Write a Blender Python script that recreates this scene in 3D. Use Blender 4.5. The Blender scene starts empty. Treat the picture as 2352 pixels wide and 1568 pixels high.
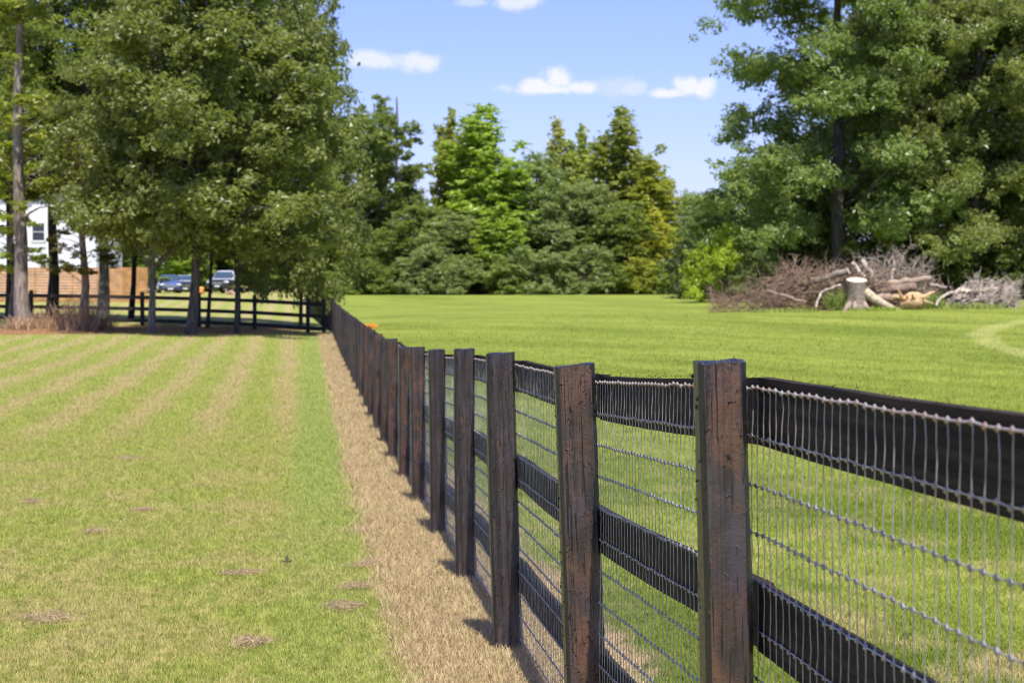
import bpy, math, random
import numpy as np
from mathutils import Vector, Matrix
R = math.radians
scene = bpy.context.scene
col = scene.collection
rng = np.random.default_rng(7)
random.seed(7)

# ------------------------------------------------------------------ camera
F = 4300.0          # focal length in units of a 2352 px wide picture
CAMZ = 1.55
cam_d = bpy.data.cameras.new("camera")
cam = bpy.data.objects.new("camera", cam_d); col.objects.link(cam)
cam.location = (0, 0, CAMZ)
cam.rotation_euler = (R(90 - math.degrees(math.atan(124 / F))), 0, 0)
cam_d.sensor_width = 36.0
cam_d.lens = 36.0 * F / 2352
cam_d.clip_start = 0.05; cam_d.clip_end = 6000
cam_d.dof.use_dof = True
cam_d.dof.focus_distance = 5.7
cam_d.dof.aperture_fstop = 8.5
scene.camera = cam

# ------------------------------------------------------------------ light
SUN_EL, SUN_AZ = 62.0, math.degrees(math.atan2(0.18, -0.984))
world = bpy.data.worlds.new("World"); scene.world = world
world.use_nodes = True
sund = bpy.data.lights.new("sun", 'SUN'); sund.energy = 4.6; sund.angle = R(0.5); sund.color = (1.0, 0.95, 0.86)
sun = bpy.data.objects.new("sun", sund); col.objects.link(sun)
sv = Vector((math.sin(R(SUN_AZ)) * math.cos(R(SUN_EL)), math.cos(R(SUN_AZ)) * math.cos(R(SUN_EL)), math.sin(R(SUN_EL))))
sun.rotation_euler = sv.to_track_quat('Z', 'Y').to_euler()
vs = scene.view_settings
vs.view_transform = 'Standard'; vs.look = 'None'; vs.gamma = 1; vs.exposure = 0.52
SKY_STRENGTH = 0.15
scene.cycles.max_bounces = 8
scene.cycles.filter_width = 1.15
scene.cycles.transparent_max_bounces = 8

# ------------------------------------------------------------------ node helper
class S:
    """a node socket with arithmetic"""
    def __init__(s, nt, sock): s.nt, s.k = nt, sock
    def _m(s, op, *a, clamp=False):
        n = s.nt.nodes.new('ShaderNodeMath'); n.operation = op; n.use_clamp = clamp
        for i, v in enumerate((s,) + a):
            if isinstance(v, S): s.nt.links.new(v.k, n.inputs[i])
            else: n.inputs[i].default_value = v
        return S(s.nt, n.outputs[0])
    def __add__(s, o): return s._m('ADD', o)
    __radd__ = __add__
    def __sub__(s, o): return s._m('SUBTRACT', o)
    def __rsub__(s, o): return (s * -1.0) + o
    def __mul__(s, o): return s._m('MULTIPLY', o)
    __rmul__ = __mul__
    def __truediv__(s, o): return s._m('DIVIDE', o)
    def sin(s): return s._m('SINE')
    def abs(s): return s._m('ABSOLUTE')
    def max(s, o): return s._m('MAXIMUM', o)
    def min(s, o): return s._m('MINIMUM', o)
    def sqrt(s): return s._m('SQRT')
    def pow(s, o): return s._m('POWER', o)
    def step(s, a, b):
        n = s.nt.nodes.new('ShaderNodeMapRange'); n.interpolation_type = 'SMOOTHSTEP'
        if b < a:
            a, b = b, a; n.inputs['To Min'].default_value = 1; n.inputs['To Max'].default_value = 0
        n.inputs['From Min'].default_value = a; n.inputs['From Max'].default_value = b
        s.nt.links.new(s.k, n.inputs['Value']); return S(s.nt, n.outputs[0])

def mixc(nt, f, a, b, mode='MIX'):
    n = nt.nodes.new('ShaderNodeMix'); n.data_type = 'RGBA'; n.blend_type = mode
    for i, v in ((0, f), (6, a), (7, b)):
        if isinstance(v, S): nt.links.new(v.k, n.inputs[i])
        elif i == 0: n.inputs[0].default_value = v
        else: n.inputs[i].default_value = (v[0], v[1], v[2], 1)
    return S(nt, n.outputs[2])
def comb(nt, x, y, z=0.0):
    n = nt.nodes.new('ShaderNodeCombineXYZ')
    for i, v in enumerate((x, y, z)):
        if isinstance(v, S): nt.links.new(v.k, n.inputs[i])
        else: n.inputs[i].default_value = v
    return S(nt, n.outputs[0])
def noise(nt, vec, scale, detail=3, rough=0.55, out=0, dist=0.0):
    n = nt.nodes.new('ShaderNodeTexNoise'); n.inputs['Scale'].default_value = scale
    n.inputs['Detail'].default_value = detail; n.inputs['Roughness'].default_value = rough
    n.inputs['Distortion'].default_value = dist
    if vec is not None: nt.links.new(vec.k, n.inputs['Vector'])
    return S(nt, n.outputs[out])
def voro(nt, vec, scale, out=0):
    n = nt.nodes.new('ShaderNodeTexVoronoi'); n.inputs['Scale'].default_value = scale
    nt.links.new(vec.k, n.inputs['Vector']); return S(nt, n.outputs[out])
def sepxyz(nt, sock):
    n = nt.nodes.new('ShaderNodeSeparateXYZ'); nt.links.new(sock, n.inputs[0])
    return [S(nt, n.outputs[i]) for i in range(3)]
def attr(nt, name):
    n = nt.nodes.new('ShaderNodeAttribute'); n.attribute_name = name; return S(nt, n.outputs['Fac'])
def position(nt): return S(nt, nt.nodes.new('ShaderNodeNewGeometry').outputs['Position'])
def objcoord(nt): return S(nt, nt.nodes.new('ShaderNodeTexCoord').outputs['Object'])
def newmat(name):
    m = bpy.data.materials.new(name); m.use_nodes = True
    nt = m.node_tree; nt.nodes.clear()
    out = nt.nodes.new('ShaderNodeOutputMaterial')
    return m, nt, out
def setin(nt, node, key, v):
    if isinstance(v, S): nt.links.new(v.k, node.inputs[key])
    elif isinstance(v, (tuple, list)): node.inputs[key].default_value = (v[0], v[1], v[2], 1)
    else: node.inputs[key].default_value = v
def principled(nt, out, color, rough=0.6, metal=0.0, spec=0.5, bump=None, bs=0.3, bd=0.01, **kw):
    p = nt.nodes.new('ShaderNodeBsdfPrincipled')
    setin(nt, p, 'Base Color', color); setin(nt, p, 'Roughness', rough)
    setin(nt, p, 'Metallic', metal); setin(nt, p, 'Specular IOR Level', spec)
    for k, v in kw.items(): setin(nt, p, k, v)
    if bump is not None:
        b = nt.nodes.new('ShaderNodeBump'); b.inputs['Strength'].default_value = bs; b.inputs['Distance'].default_value = bd
        nt.links.new(bump.k, b.inputs['Height']); nt.links.new(b.outputs[0], p.inputs['Normal'])
    if out is not None: nt.links.new(p.outputs[0], out.inputs[0])
    return p
def simple(name, color, rough=0.6, metal=0.0, var=0.25, scale=6.0, bs=0.15, **kw):
    m, nt, out = newmat(name)
    c = objcoord(nt); f = noise(nt, c, scale, 4)
    a = tuple(x * (1 - var) for x in color); b = tuple(min(1, x * (1 + var)) for x in color)
    principled(nt, out, mixc(nt, f.step(.3, .7), a, b), rough, metal, bump=f, bs=bs, **kw)
    return m

# ------------------------------------------------------------------ sky
def build_sky():
    nt = world.node_tree; nt.nodes.clear()
    out = nt.nodes.new('ShaderNodeOutputWorld'); bg = nt.nodes.new('ShaderNodeBackground')
    sky = nt.nodes.new('ShaderNodeTexSky'); sky.sky_type = 'NISHITA'; sky.sun_disc = False
    sky.sun_elevation = R(SUN_EL); sky.sun_rotation = R(SUN_AZ)
    sky.air_density = 1.0; sky.dust_density = 0.6; sky.ozone_density = 2.2; sky.altitude = 100
    d = nt.nodes.new('ShaderNodeTexCoord').outputs['Generated']
    x, y, z = sepxyz(nt, d)
    yy = y.max(0.05)
    u = x / yy; v = z / yy
    uv = comb(nt, u, v)
    n1 = noise(nt, uv, 26.0, 6, 0.62); n2 = noise(nt, uv, 75.0, 4, 0.6)
    wob = (n1 - 0.5) * 3.0 + (n2 - 0.5) * 1.8
    blobs = [(1232, 203, 40, 17, 1), (1285, 185, 34, 30, 1), (1330, 201, 38, 17, 1), (1270, 208, 60, 13, 1),
             (1583, 196, 34, 27, 1.1), (1612, 204, 30, 24, 1.1), (1532, 217, 46, 12, 1),
             (972, 144, 40, 22, .85), (925, 140, 46, 14, .55), (850, 144, 60, 20, .8),
             (1185, 6, 62, 20, .8), (1085, 8, 30, 10, .45), (1450, 206, 34, 18, .5), (1155, 204, 30, 12, .4), (1420, 200, 50, 22, .3)]
    m = None
    for cx, cy, rx, ry, st in blobs:
        du = (u - (cx - 1176) / F) / (rx / F); dv = (v - (660 - cy) / F) / (ry / F)
        b = (1.35 - (du * du + dv * dv).sqrt() + wob).step(0.0, 1.0) * st
        m = b if m is None else m.max(b)
    m = m.min(1.0) * .9 * y.step(0.0, 0.2)
    base = mixc(nt, 1.0, S(nt, sky.outputs[0]), (0.62, 0.60, 0.95), 'MULTIPLY')
    k = 1.0 / SKY_STRENGTH
    c = mixc(nt, m, base, (0.68 * k, 0.68 * k, 0.69 * k))
    nt.links.new(c.k, bg.inputs[0]); bg.inputs[1].default_value = SKY_STRENGTH
    nt.links.new(bg.outputs[0], out.inputs[0])
build_sky()

# ------------------------------------------------------------------ mesh helpers
class MB:
    def __init__(s): s.v, s.f, s.n, s.a, s.m = [], [], 0, [], []
    def add(s, v, f, var=0.5, mat=0):
        v = np.asarray(v, float).reshape(-1, 3); f = np.asarray(f, int)
        s.v.append(v); s.f.append(f + s.n); s.n += len(v)
        s.a.append(np.broadcast_to(np.asarray(var, float), (len(v),)))
        s.m.append(np.full(len(f), mat))
    def box(s, c, d, rz=0.0, var=.5, mat=0, rot=None):
        x, y, z = np.array(d) / 2
        v = np.array([(-x,-y,-z),(x,-y,-z),(x,y,-z),(-x,y,-z),(-x,-y,z),(x,-y,z),(x,y,z),(-x,y,z)])
        if rz:
            cc, ss = math.cos(rz), math.sin(rz); v = v @ np.array([(cc,ss,0),(-ss,cc,0),(0,0,1)])
        if rot is not None: v = v @ np.array(rot).T
        s.add(v + np.array(c), [(0,3,2,1),(4,5,6,7),(0,1,5,4),(1,2,6,5),(2,3,7,6),(3,0,4,7)], var, mat)
    def tubes(s, P, r, k=5, var=.5, mat=0, cap=True):
        """P (N,M,3) paths, r scalar / (N,M) radii"""
        P = np.asarray(P, float); N, M, _ = P.shape
        r = np.broadcast_to(np.asarray(r, float), (N, M))
        T = np.gradient(P, axis=1); T /= np.linalg.norm(T, axis=2, keepdims=True) + 1e-9
        D = P[:, -1] - P[:, 0]; ref = np.where(np.abs(D[:, 2:3]) > 0.8 * np.linalg.norm(D, axis=1, keepdims=True), (1., 0.13, 0), (0, 0.1, 1.))
        A = np.cross(T, ref[:, None, :]); A /= np.linalg.norm(A, axis=2, keepdims=True) + 1e-9
        B = np.cross(T, A)
        th = np.arange(k) * 2 * math.pi / k
        V = P[:, :, None] + r[:, :, None, None] * (A[:, :, None] * np.cos(th)[:, None] + B[:, :, None] * np.sin(th)[:, None])
        i = np.arange(N)[:, None, None] * M * k + np.arange(M - 1)[None, :, None] * k
        j = np.arange(k)[None, None, :]; j2 = (j + 1) % k
        f = np.stack(np.broadcast_arrays(i + j, i + j2, i + k + j2, i + k + j), -1).reshape(-1, 4)
        s.add(V.reshape(-1, 3), f, np.repeat(np.broadcast_to(var, (N,)), M * k), mat)
        if cap and k == 4:
            b = np.arange(N)[:, None] * M * k
            s.add(V[:, [0, -1]].reshape(-1, 3), np.arange(N * 8).reshape(-1, 4), .5, mat)
        elif cap and k > 4:
            for n in range(N):
                for e, q in ((0, 1), (M - 1, -1)):
                    ring = V[n, e]; c = ring.mean(0)
                    s.add(np.vstack([ring, c]), [(x, (x + 1) % k, k, k) for x in range(k)], .5, mat)
    def blob(s, c, rad, seed=0, u=8, w=6, jit=.12, var=.5, mat=0):
        rg = np.random.default_rng(seed)
        vs_, fs = [], []
        for a in range(w + 1):
            ph = math.pi * a / w
            for b in range(u):
                th = 2 * math.pi * b / u; q = 1 + rg.uniform(-jit, jit)
                vs_.append((rad[0]*q*math.sin(ph)*math.cos(th), rad[1]*q*math.sin(ph)*math.sin(th), rad[2]*q*math.cos(ph)))
        for a in range(w):
            for b in range(u):
                fs.append((a*u+b, (a+1)*u+b, (a+1)*u+(b+1)%u, a*u+(b+1)%u))
        s.add(np.array(vs_) + np.array(c), fs, var, mat)
    def mesh(s, name, mats, smooth=False):
        V = np.vstack(s.v); 
        faces = [x for x in s.f if len(x)]
        mi = np.concatenate([m for m, x in zip(s.m, s.f) if len(x)])
        q = np.vstack([x if x.shape[1] == 4 else np.hstack([x, x[:, 2:3]]) for x in faces])
        tri = q[:, 2] == q[:, 3]
        tot = np.where(tri, 3, 4); start = np.concatenate([[0], np.cumsum(tot)[:-1]])
        keep = np.ones(q.shape, bool); keep[:, 3] = ~tri
        loops = q[keep]
        me = bpy.data.meshes.new(name)
        me.vertices.add(len(V)); me.vertices.foreach_set('co', V.astype(np.float32).ravel())
        me.loops.add(len(loops)); me.loops.foreach_set('vertex_index', loops.astype(np.int32))
        me.polygons.add(len(q)); me.polygons.foreach_set('loop_start', start.astype(np.int32))
        me.polygons.foreach_set('material_index', mi.astype(np.int32))
        me.polygons.foreach_set('use_smooth', np.full(len(q), smooth))
        at = me.attributes.new('var', 'FLOAT', 'POINT'); at.data.foreach_set('value', np.concatenate(s.a).astype(np.float32))
        for m in (mats if isinstance(mats, (list, tuple)) else [mats]): me.materials.append(m)
        me.update(calc_edges=True); me.validate()
        return me
    def build(s, name, mats, parent=None, smooth=False):
        o = bpy.data.objects.new(name, s.mesh(name, mats, smooth)); col.objects.link(o)
        if parent: o.parent = parent
        return o
def empty(name, loc=(0,0,0), rz=0.0):
    o = bpy.data.objects.new(name, None); col.objects.link(o); o.location = loc; o.rotation_euler = (0,0,rz)
    o.empty_display_size = 0.2
    return o
def tag(o, label=None, cat=None, group=None, kind=None):
    if label: o['label'] = label
    if cat: o['category'] = cat
    if group: o['group'] = group
    if kind: o['kind'] = kind
    return o
def copy_tree(o, parent=None):
    c = o.copy(); col.objects.link(c)
    if parent is not None: c.parent = parent
    for ch in [x for x in o.children]: copy_tree(ch, c)
    return c
def X(xd, Y): return (xd - 1176) * Y / F
def H(yd, Y): return CAMZ + (660 - yd) * Y / F

# ------------------------------------------------------------------ terrain
FX0, FXS = 0.887, -0.1081
def fence_x(y): return FX0 + FXS * y
PY = [-60, 0, 4, 8.4, 13, 18, 23, 40, 60, 73, 90, 110, 130, 150, 170, 200, 260, 3000]
PZ = [-1.5, -1.54, -1.58, -1.655, -1.73, -1.85, -1.92, -1.95, -1.90, -1.83, -1.82, -1.78, -1.25, -.70, -.52, -.50, -.9, -4]
LY = [0, 20, 40, 75, 100, 130, 155, 3000]; LZ = [0, .05, .40, 1.12, 1.25, .55, .05, 0]
def ground(x, y):
    x = np.asarray(x, float); y = np.asarray(y, float)
    s = x - fence_x(y)
    p = sum(np.interp(y + o, PY, PZ) for o in (-4, -2, 0, 2, 4)) / 5 if True else 0
    near = np.interp(y, [0, 20], [1, 0]); p = p * (1 - near) + near * np.interp(y, PY, PZ)
    r = np.interp(y, LY, LZ) * (1 - np.exp(-np.maximum(s, 0) / 12))
    l = np.interp(y, [30, 65, 110, 130, 150, 180], [0, .28, .62, .55, .30, 0.05]) * (1 - np.exp(np.minimum(s, 0) / 6))
    n = .012 * np.sin(x * 2.1 + 1.3 * np.sin(y * .9)) * np.sin(y * 1.7 + x * .6) * (y < 45)
    return CAMZ + p + r + l + n
def G(x, y): return float(ground(x, y))

def lawn_nodes(nt, v=None):
    P = position(nt); x, y, z = sepxyz(nt, P.k)
    flat = comb(nt, x, y)
    s = (x - FX0) - y * FXS
    big = noise(nt, flat, 0.35, 4, .6); mid = noise(nt, flat, 1.6, 4, .65); fine = noise(nt, flat, 9.0, 4, .7); vf = noise(nt, flat, 60, 3, .7)
    # ---- mown lawn left of the fence
    green = mixc(nt, fine.step(.3, .7), (.225, .275, .050), (.420, .465, .105))
    straw = mixc(nt, fine.step(.35, .7), (.400, .320, .150), (.580, .480, .250))
    strk = comb(nt, s * 1.0 + (big - .5) * 1.2, y * .16)
    patch = noise(nt, strk, 1.1, 5, .62)
    mid2 = noise(nt, comb(nt, x * 1.3, y * .75), 1.0, 5, .7)
    dry = (patch * .30 + mid2 * .70 + (fine - .5) * .45 + (vf - .5) * .25).step(.40, .60)
    stripe = ((s + (big - .5) * 1.0 + y * .012) * (2 * math.pi / 1.12)).sin() * .5 + .5
    far = y.step(14, 30)
    dryn = dry * (1 - far * .6) * .62
    dryf = (stripe * .85 + (patch - .5) * .6 + (mid2 - .5) * .7 - .04).max(0.0) * far
    band = s.step(-1.25, -.9) * s.step(-.42, -.6) * (y.step(8, 20) * .7 + .3)
    dd = (dryn.max(dryf)).min(1.0) * (1 - band * .6)
    if v is not None: dd = (dd + (v * 7.31)._m('FRACT') * .8 - .40).max(0.0).min(1.0)
    lawn = mixc(nt, dd, green, straw)
    lawn = mixc(nt, band * .5, lawn, (.31, .39, .12))
    # ---- pasture right of the fence
    a = .48; ca, sa = math.cos(a), math.sin(a)
    along = x * sa - y * ca; across = x * ca + y * sa
    st = noise(nt, comb(nt, across * .9 + (big - .5) * 2, along * .07), 1.0, 4, .6)
    st2 = noise(nt, comb(nt, across * .3, along * .05), 1.0, 3, .6)
    fg = mixc(nt, (st * .45 + mid * .38 + fine * .17).step(.36, .64), (.195, .250, .038), (.350, .395, .075))
    fg = mixc(nt, st2.step(.45, .72) * .7, fg, (.150, .205, .026))
    fd = ((mid * .6 + patch * .5 + (fine - .5) * .4).step(.53, .72) * (1 - y.step(10, 30)) * .75)
    fg = mixc(nt, fd, fg, straw)
    # worn wheel track curving through the pasture
    def ell(cx, cy, ra, rb):
        return ((((x - cx) / ra).pow(2.0) + ((y - cy) / rb).pow(2.0)).sqrt() - 1).abs()
    xx = (x - 26.0) / 14.0; y2 = (y - 41.0) / 28.0
    e = (xx * xx + y2 * y2 + (big - .5) * .1).sqrt()
    tr = ((e - 1.0).abs().step(.035, .01)).max((e - .89).abs().step(.035, .01)) * x.step(7.5, 10) * mid.step(.2, .5)
    fg = mixc(nt, tr * .55, fg, (.50, .50, .18))
    c = mixc(nt, s.step(-.1, .1), lawn, fg)
    # ---- leaf litter under the trees
    yb = 71.0 + (x + 7.0) * .62
    lit = (y - yb + (mid - .5) * 2.5).step(-.3, .5) * (y - yb).step(13, 8) * s.step(.2, -.8)
    litc = mixc(nt, fine.step(.3, .7), (.24, .13, .06), (.52, .31, .165))
    c = mixc(nt, lit * x.step(-7, -11).max(.35), c, litc)
    # ---- sprayed-out strip along the fence
    edge = (mid - .5) * .65 + (fine - .5) * .4 + (big - .5) * .55
    strip = (s + edge).step(-.56, -.38) * (s - edge).step(.62, .45) * y.step(75, 73)
    sc = mixc(nt, fine.step(.3, .7), (.30, .215, .12), (.56, .43, .26))
    sc = mixc(nt, vf.step(.45, .7), sc, (.55, .43, .28))
    c = mixc(nt, strip, c, sc)
    return c, fine, vf

m_ground, nt, out = newmat("ground_turf")
c, fine, vf = lawn_nodes(nt)
c = mixc(nt, vf.step(.25, .6), mixc(nt, 1.0, c, (.60, .62, .55), 'MULTIPLY'), mixc(nt, 1.0, c, (.92, .92, .86), 'MULTIPLY'))
principled(nt, out, c, .9, spec=.1, bump=vf + fine, bs=.5, bd=.03)

m_blade, nt, out = newmat("grass_blades")
v = attr(nt, 'var'); c, fine, vf = lawn_nodes(nt, v)
c = mixc(nt, 1.0, c, mixc(nt, v, (.85, .85, .8), (1.6, 1.55, 1.6)), 'MULTIPLY')
d = nt.nodes.new('ShaderNodeBsdfDiffuse'); setin(nt, d, 'Color', c)
t = nt.nodes.new('ShaderNodeBsdfTranslucent'); setin(nt, t, 'Color', c)
mx = nt.nodes.new('ShaderNodeMixShader'); mx.inputs[0].default_value = .45
nt.links.new(d.outputs[0], mx.inputs[1]); nt.links.new(t.outputs[0], mx.inputs[2]); nt.links.new(mx.outputs[0], out.inputs[0])

def build_ground():
    xs = np.unique(np.concatenate([np.linspace(-6, 6, 121), np.linspace(-60, 60, 121), np.linspace(-400, 400, 61), [-3000, -1200, 1200, 3000]]))
    ys = np.unique(np.concatenate([np.linspace(-8, 40, 321), np.linspace(-60, 260, 161), np.linspace(260, 700, 20), [-400, 1200, 3000]]))
    xx, yy = np.meshgrid(xs, ys); zz = ground(xx, yy)
    nx, ny = len(xs), len(ys)
    i = (np.arange(ny - 1)[:, None] * nx + np.arange(nx - 1)[None]).ravel()
    b = MB(); b.add(np.stack([xx, yy, zz], -1).reshape(-1, 3), np.stack([i, i + 1, i + nx + 1, i + nx], -1))
    o = b.build('ground', m_ground, smooth=True); tag(o, 'mown lawn, sprayed strip and green pasture over gentle slopes', 'ground', kind='structure')
build_ground()

def blades(n, ymin, ymax, xfun, length, width, lean, seed, zoff=0.0, thin=0):
    """n random blades over the wedge the camera looks at, thinning out with distance"""
    rg = np.random.default_rng(seed)
    y = ymin * (ymax / ymin) ** rg.random(n)
    if thin:
        y = y[rg.random(n) < np.interp(y, [thin, ymax], [1, .02])]; n = len(y)
    x = xfun(rg, y)
    sc = (y / ymin) ** .45
    L = rg.uniform(.55, 1.25, n) * length * sc; W = rg.uniform(.7, 1.3, n) * width * sc
    az = rg.uniform(0, 2 * math.pi, n); ln = np.abs(rg.normal(lean, .3, n)).clip(.1, 1.5)
    dx, dy = np.cos(az), np.sin(az)
    side = np.stack([-dy, dx, np.zeros(n)], -1) * W[:, None] * .5
    base = np.stack([x, y, ground(x, y) + zoff - .004], -1)
    mid = base + np.stack([dx * np.sin(ln * .6), dy * np.sin(ln * .6), np.cos(ln * .6)], -1) * (L * .55)[:, None]
    tip = mid + np.stack([dx * np.sin(ln * 1.25), dy * np.sin(ln * 1.25), np.cos(ln * 1.25)], -1) * (L * .45)[:, None]
    V = np.stack([base - side, base + side, mid + side * .8, mid - side * .8, tip], 1)
    k = np.arange(n)[:, None] * 5
    f = np.vstack([k + np.array([0, 1, 2, 3]), k + np.array([3, 2, 4, 4])])
    return V.reshape(-1, 3), f, np.repeat(rg.random(n), 5)

def strip_w(rg, y, n): return fence_x(y) + rg.uniform(-.75, .55, len(y))
def wedge(lo, hi):
    return lambda rg, y: y * rg.uniform(lo, hi, len(y))
b = MB()
def lawn_x(rg, y):
    lo = -.30 * y; hi = fence_x(y) - .44 + rg.normal(0, .16, len(y)); x = lo + (hi - lo) * rg.random(len(y)); m = rg.random(len(y)) < .28; return np.where(m, lo - 5.5 * rg.random(len(y)) ** 1.7, x)
b.add(*blades(1080000, 6.6, 85, lawn_x, .030, .0025, .8, 1, thin=22))
o = b.build('lawn_grass', m_blade); tag(o, 'short mown grass with straw coloured patches left of the fence', 'grass', kind='stuff')
b = MB()
def field_x(rg, y):
    lo = fence_x(y) + .5 + rg.normal(0, .07, len(y)); hi = .31 * y + .2; x = lo + (hi - lo) * rg.random(len(y)); m = rg.random(len(y)) < .15; return np.where(m, hi + 3.5 * rg.random(len(y)) ** 1.7, x)
b.add(*blades(610000, 5.0, 85, field_x, .032, .0027, .8, 2, thin=22))
o = b.build('pasture_grass', m_blade); tag(o, 'bright green pasture grass to the right of the fence', 'grass', kind='stuff')

m_straw, nt, out = newmat("dead_straw")
v = attr(nt, 'var'); cl = noise(nt, position(nt), 5.0, 4, .6)
c = mixc(nt, v, (.33, .245, .115), (.76, .62, .345)); c = mixc(nt, cl.step(.45, .7) * .5, c, (.50, .36, .22))
d = nt.nodes.new('ShaderNodeBsdfDiffuse'); setin(nt, d, 'Color', c)
t = nt.nodes.new('ShaderNodeBsdfTranslucent'); setin(nt, t, 'Color', c)
mx = nt.nodes.new('ShaderNodeMixShader'); mx.inputs[0].default_value = .3
nt.links.new(d.outputs[0], mx.inputs[1]); nt.links.new(t.outputs[0], mx.inputs[2]); nt.links.new(mx.outputs[0], out.inputs[0])
b = MB()
b.add(*blades(290000, 5.0, 72, lambda rg, y: fence_x(y) + np.where(rg.random(len(y)) < .25, rg.uniform(-.52, .5, len(y)), np.clip(rg.normal(-.03, .2, len(y)), -.75, .6)), .058, .0021, 1.15, 3, .004))
o = b.build('dead_grass', m_straw); tag(o, 'tan dead grass strip sprayed along the foot of the fence', 'dead grass', kind='stuff')

# ------------------------------------------------------------------ fence materials
m_post, nt, out = newmat("creosoted_post")
oc = objcoord(nt); x, y, z = sepxyz(nt, oc.k)
inf = nt.nodes.new('ShaderNodeObjectInfo'); rnd = S(nt, inf.outputs['Random'])
st = noise(nt, comb(nt, x * 30 + rnd * 50, y * 30, z * 1.6 + rnd * 20), 1.0, 5, .65)
bl = noise(nt, comb(nt, x * 9 + rnd * 31, y * 9, z * 6), 1.0, 5, .65, dist=.6)
fn = noise(nt, comb(nt, x + rnd * 7, y, z), 95, 4, .7)
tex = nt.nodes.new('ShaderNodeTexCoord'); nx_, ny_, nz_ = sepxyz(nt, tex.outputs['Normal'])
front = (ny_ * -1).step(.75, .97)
lump = noise(nt, comb(nt, x + rnd * 3, y, z * .7), 62, 3, .55, dist=1.2); lm = lump.step(.63, .72) * bl.step(.40, .60)
crack = (noise(nt, comb(nt, x * 70 + rnd * 40, y * 70, z * .9), 1.0, 2, .5) - .5).abs().step(.012, .0)
worn = (st * .45 + bl * .55 + (rnd - .5) * .16).step(.44, .64)
brown = mixc(nt, bl.step(.35, .7), (.062, .040, .032), (.125, .064, .037))
dark = mixc(nt, st.step(.3, .7), (.020, .016, .016), (.062, .048, .044))
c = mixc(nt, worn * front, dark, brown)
bluish = noise(nt, comb(nt, x * 14 + rnd * 11, y * 14, z * 5), 1.0, 5, .7)
c = mixc(nt, bluish.step(.52, .66) * front * .6, c, (.060, .053, .062))
c = mixc(nt, lm.max(crack * .9), c, (.010, .009, .010))
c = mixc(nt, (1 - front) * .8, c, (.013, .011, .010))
hgt = st * .6 + fn * .5 + lm * 2.4 + bluish * .6 - crack * .9
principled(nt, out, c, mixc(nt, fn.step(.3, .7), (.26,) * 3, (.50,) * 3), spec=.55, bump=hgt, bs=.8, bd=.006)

m_board, nt, out = newmat("black_stained_board")
P = position(nt); x, y, z = sepxyz(nt, P.k)
gr = noise(nt, comb(nt, x * 1.5, y * 1.5, z * 55), 1.0, 5, .65); bl = noise(nt, P, 4.0, 4, .6)
c = mixc(nt, gr.step(.35, .7), (.014, .011, .010), (.048, .034, .027)); c = mixc(nt, bl.step(.5, .75) * .5, c, (.062, .038, .027))
principled(nt, out, c, .8, spec=.12, bump=gr, bs=.5, bd=.004)
m_wire, nt, out = newmat("galvanised_wire")
f = noise(nt, position(nt), 40, 3)
principled(nt, out, mixc(nt, f.step(.3, .7), (.26, .255, .25), (.46, .45, .43)), .42, .25, spec=.5)
m_top, nt, out = newmat("rusty_top_wire")
f = noise(nt, position(nt), 25, 3)
principled(nt, out, mixc(nt, f.step(.4, .65), (.40, .29, .245), (.46, .43, .42)), .45, .35)

# ------------------------------------------------------------------ main fence
POSTY = [1.5, 3.93, 6.10, 8.42, 10.7, 13.0, 15.3, 17.6, 20.0, 22.3] + [22.3 + 2.41 * i for i in range(1, 22)]
TY = [1.5, 3.93, 6.1, 8.42, 10.7, 13.0, 15.3, 17.6, 20.0, 22.3, 35, 50, 73]
TZ = [-.118, -.154, -.2525, -.295, -.352, -.432, -.487, -.560, -.548, -.612, -.625, -.605, -.507]
def top_z(y): return CAMZ + float(np.interp(y, TY, TZ))
AX = Vector((FXS, 1, 0)).normalized(); FANG = math.atan2(-FXS, 1)      # fence direction, and its turn about z

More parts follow.
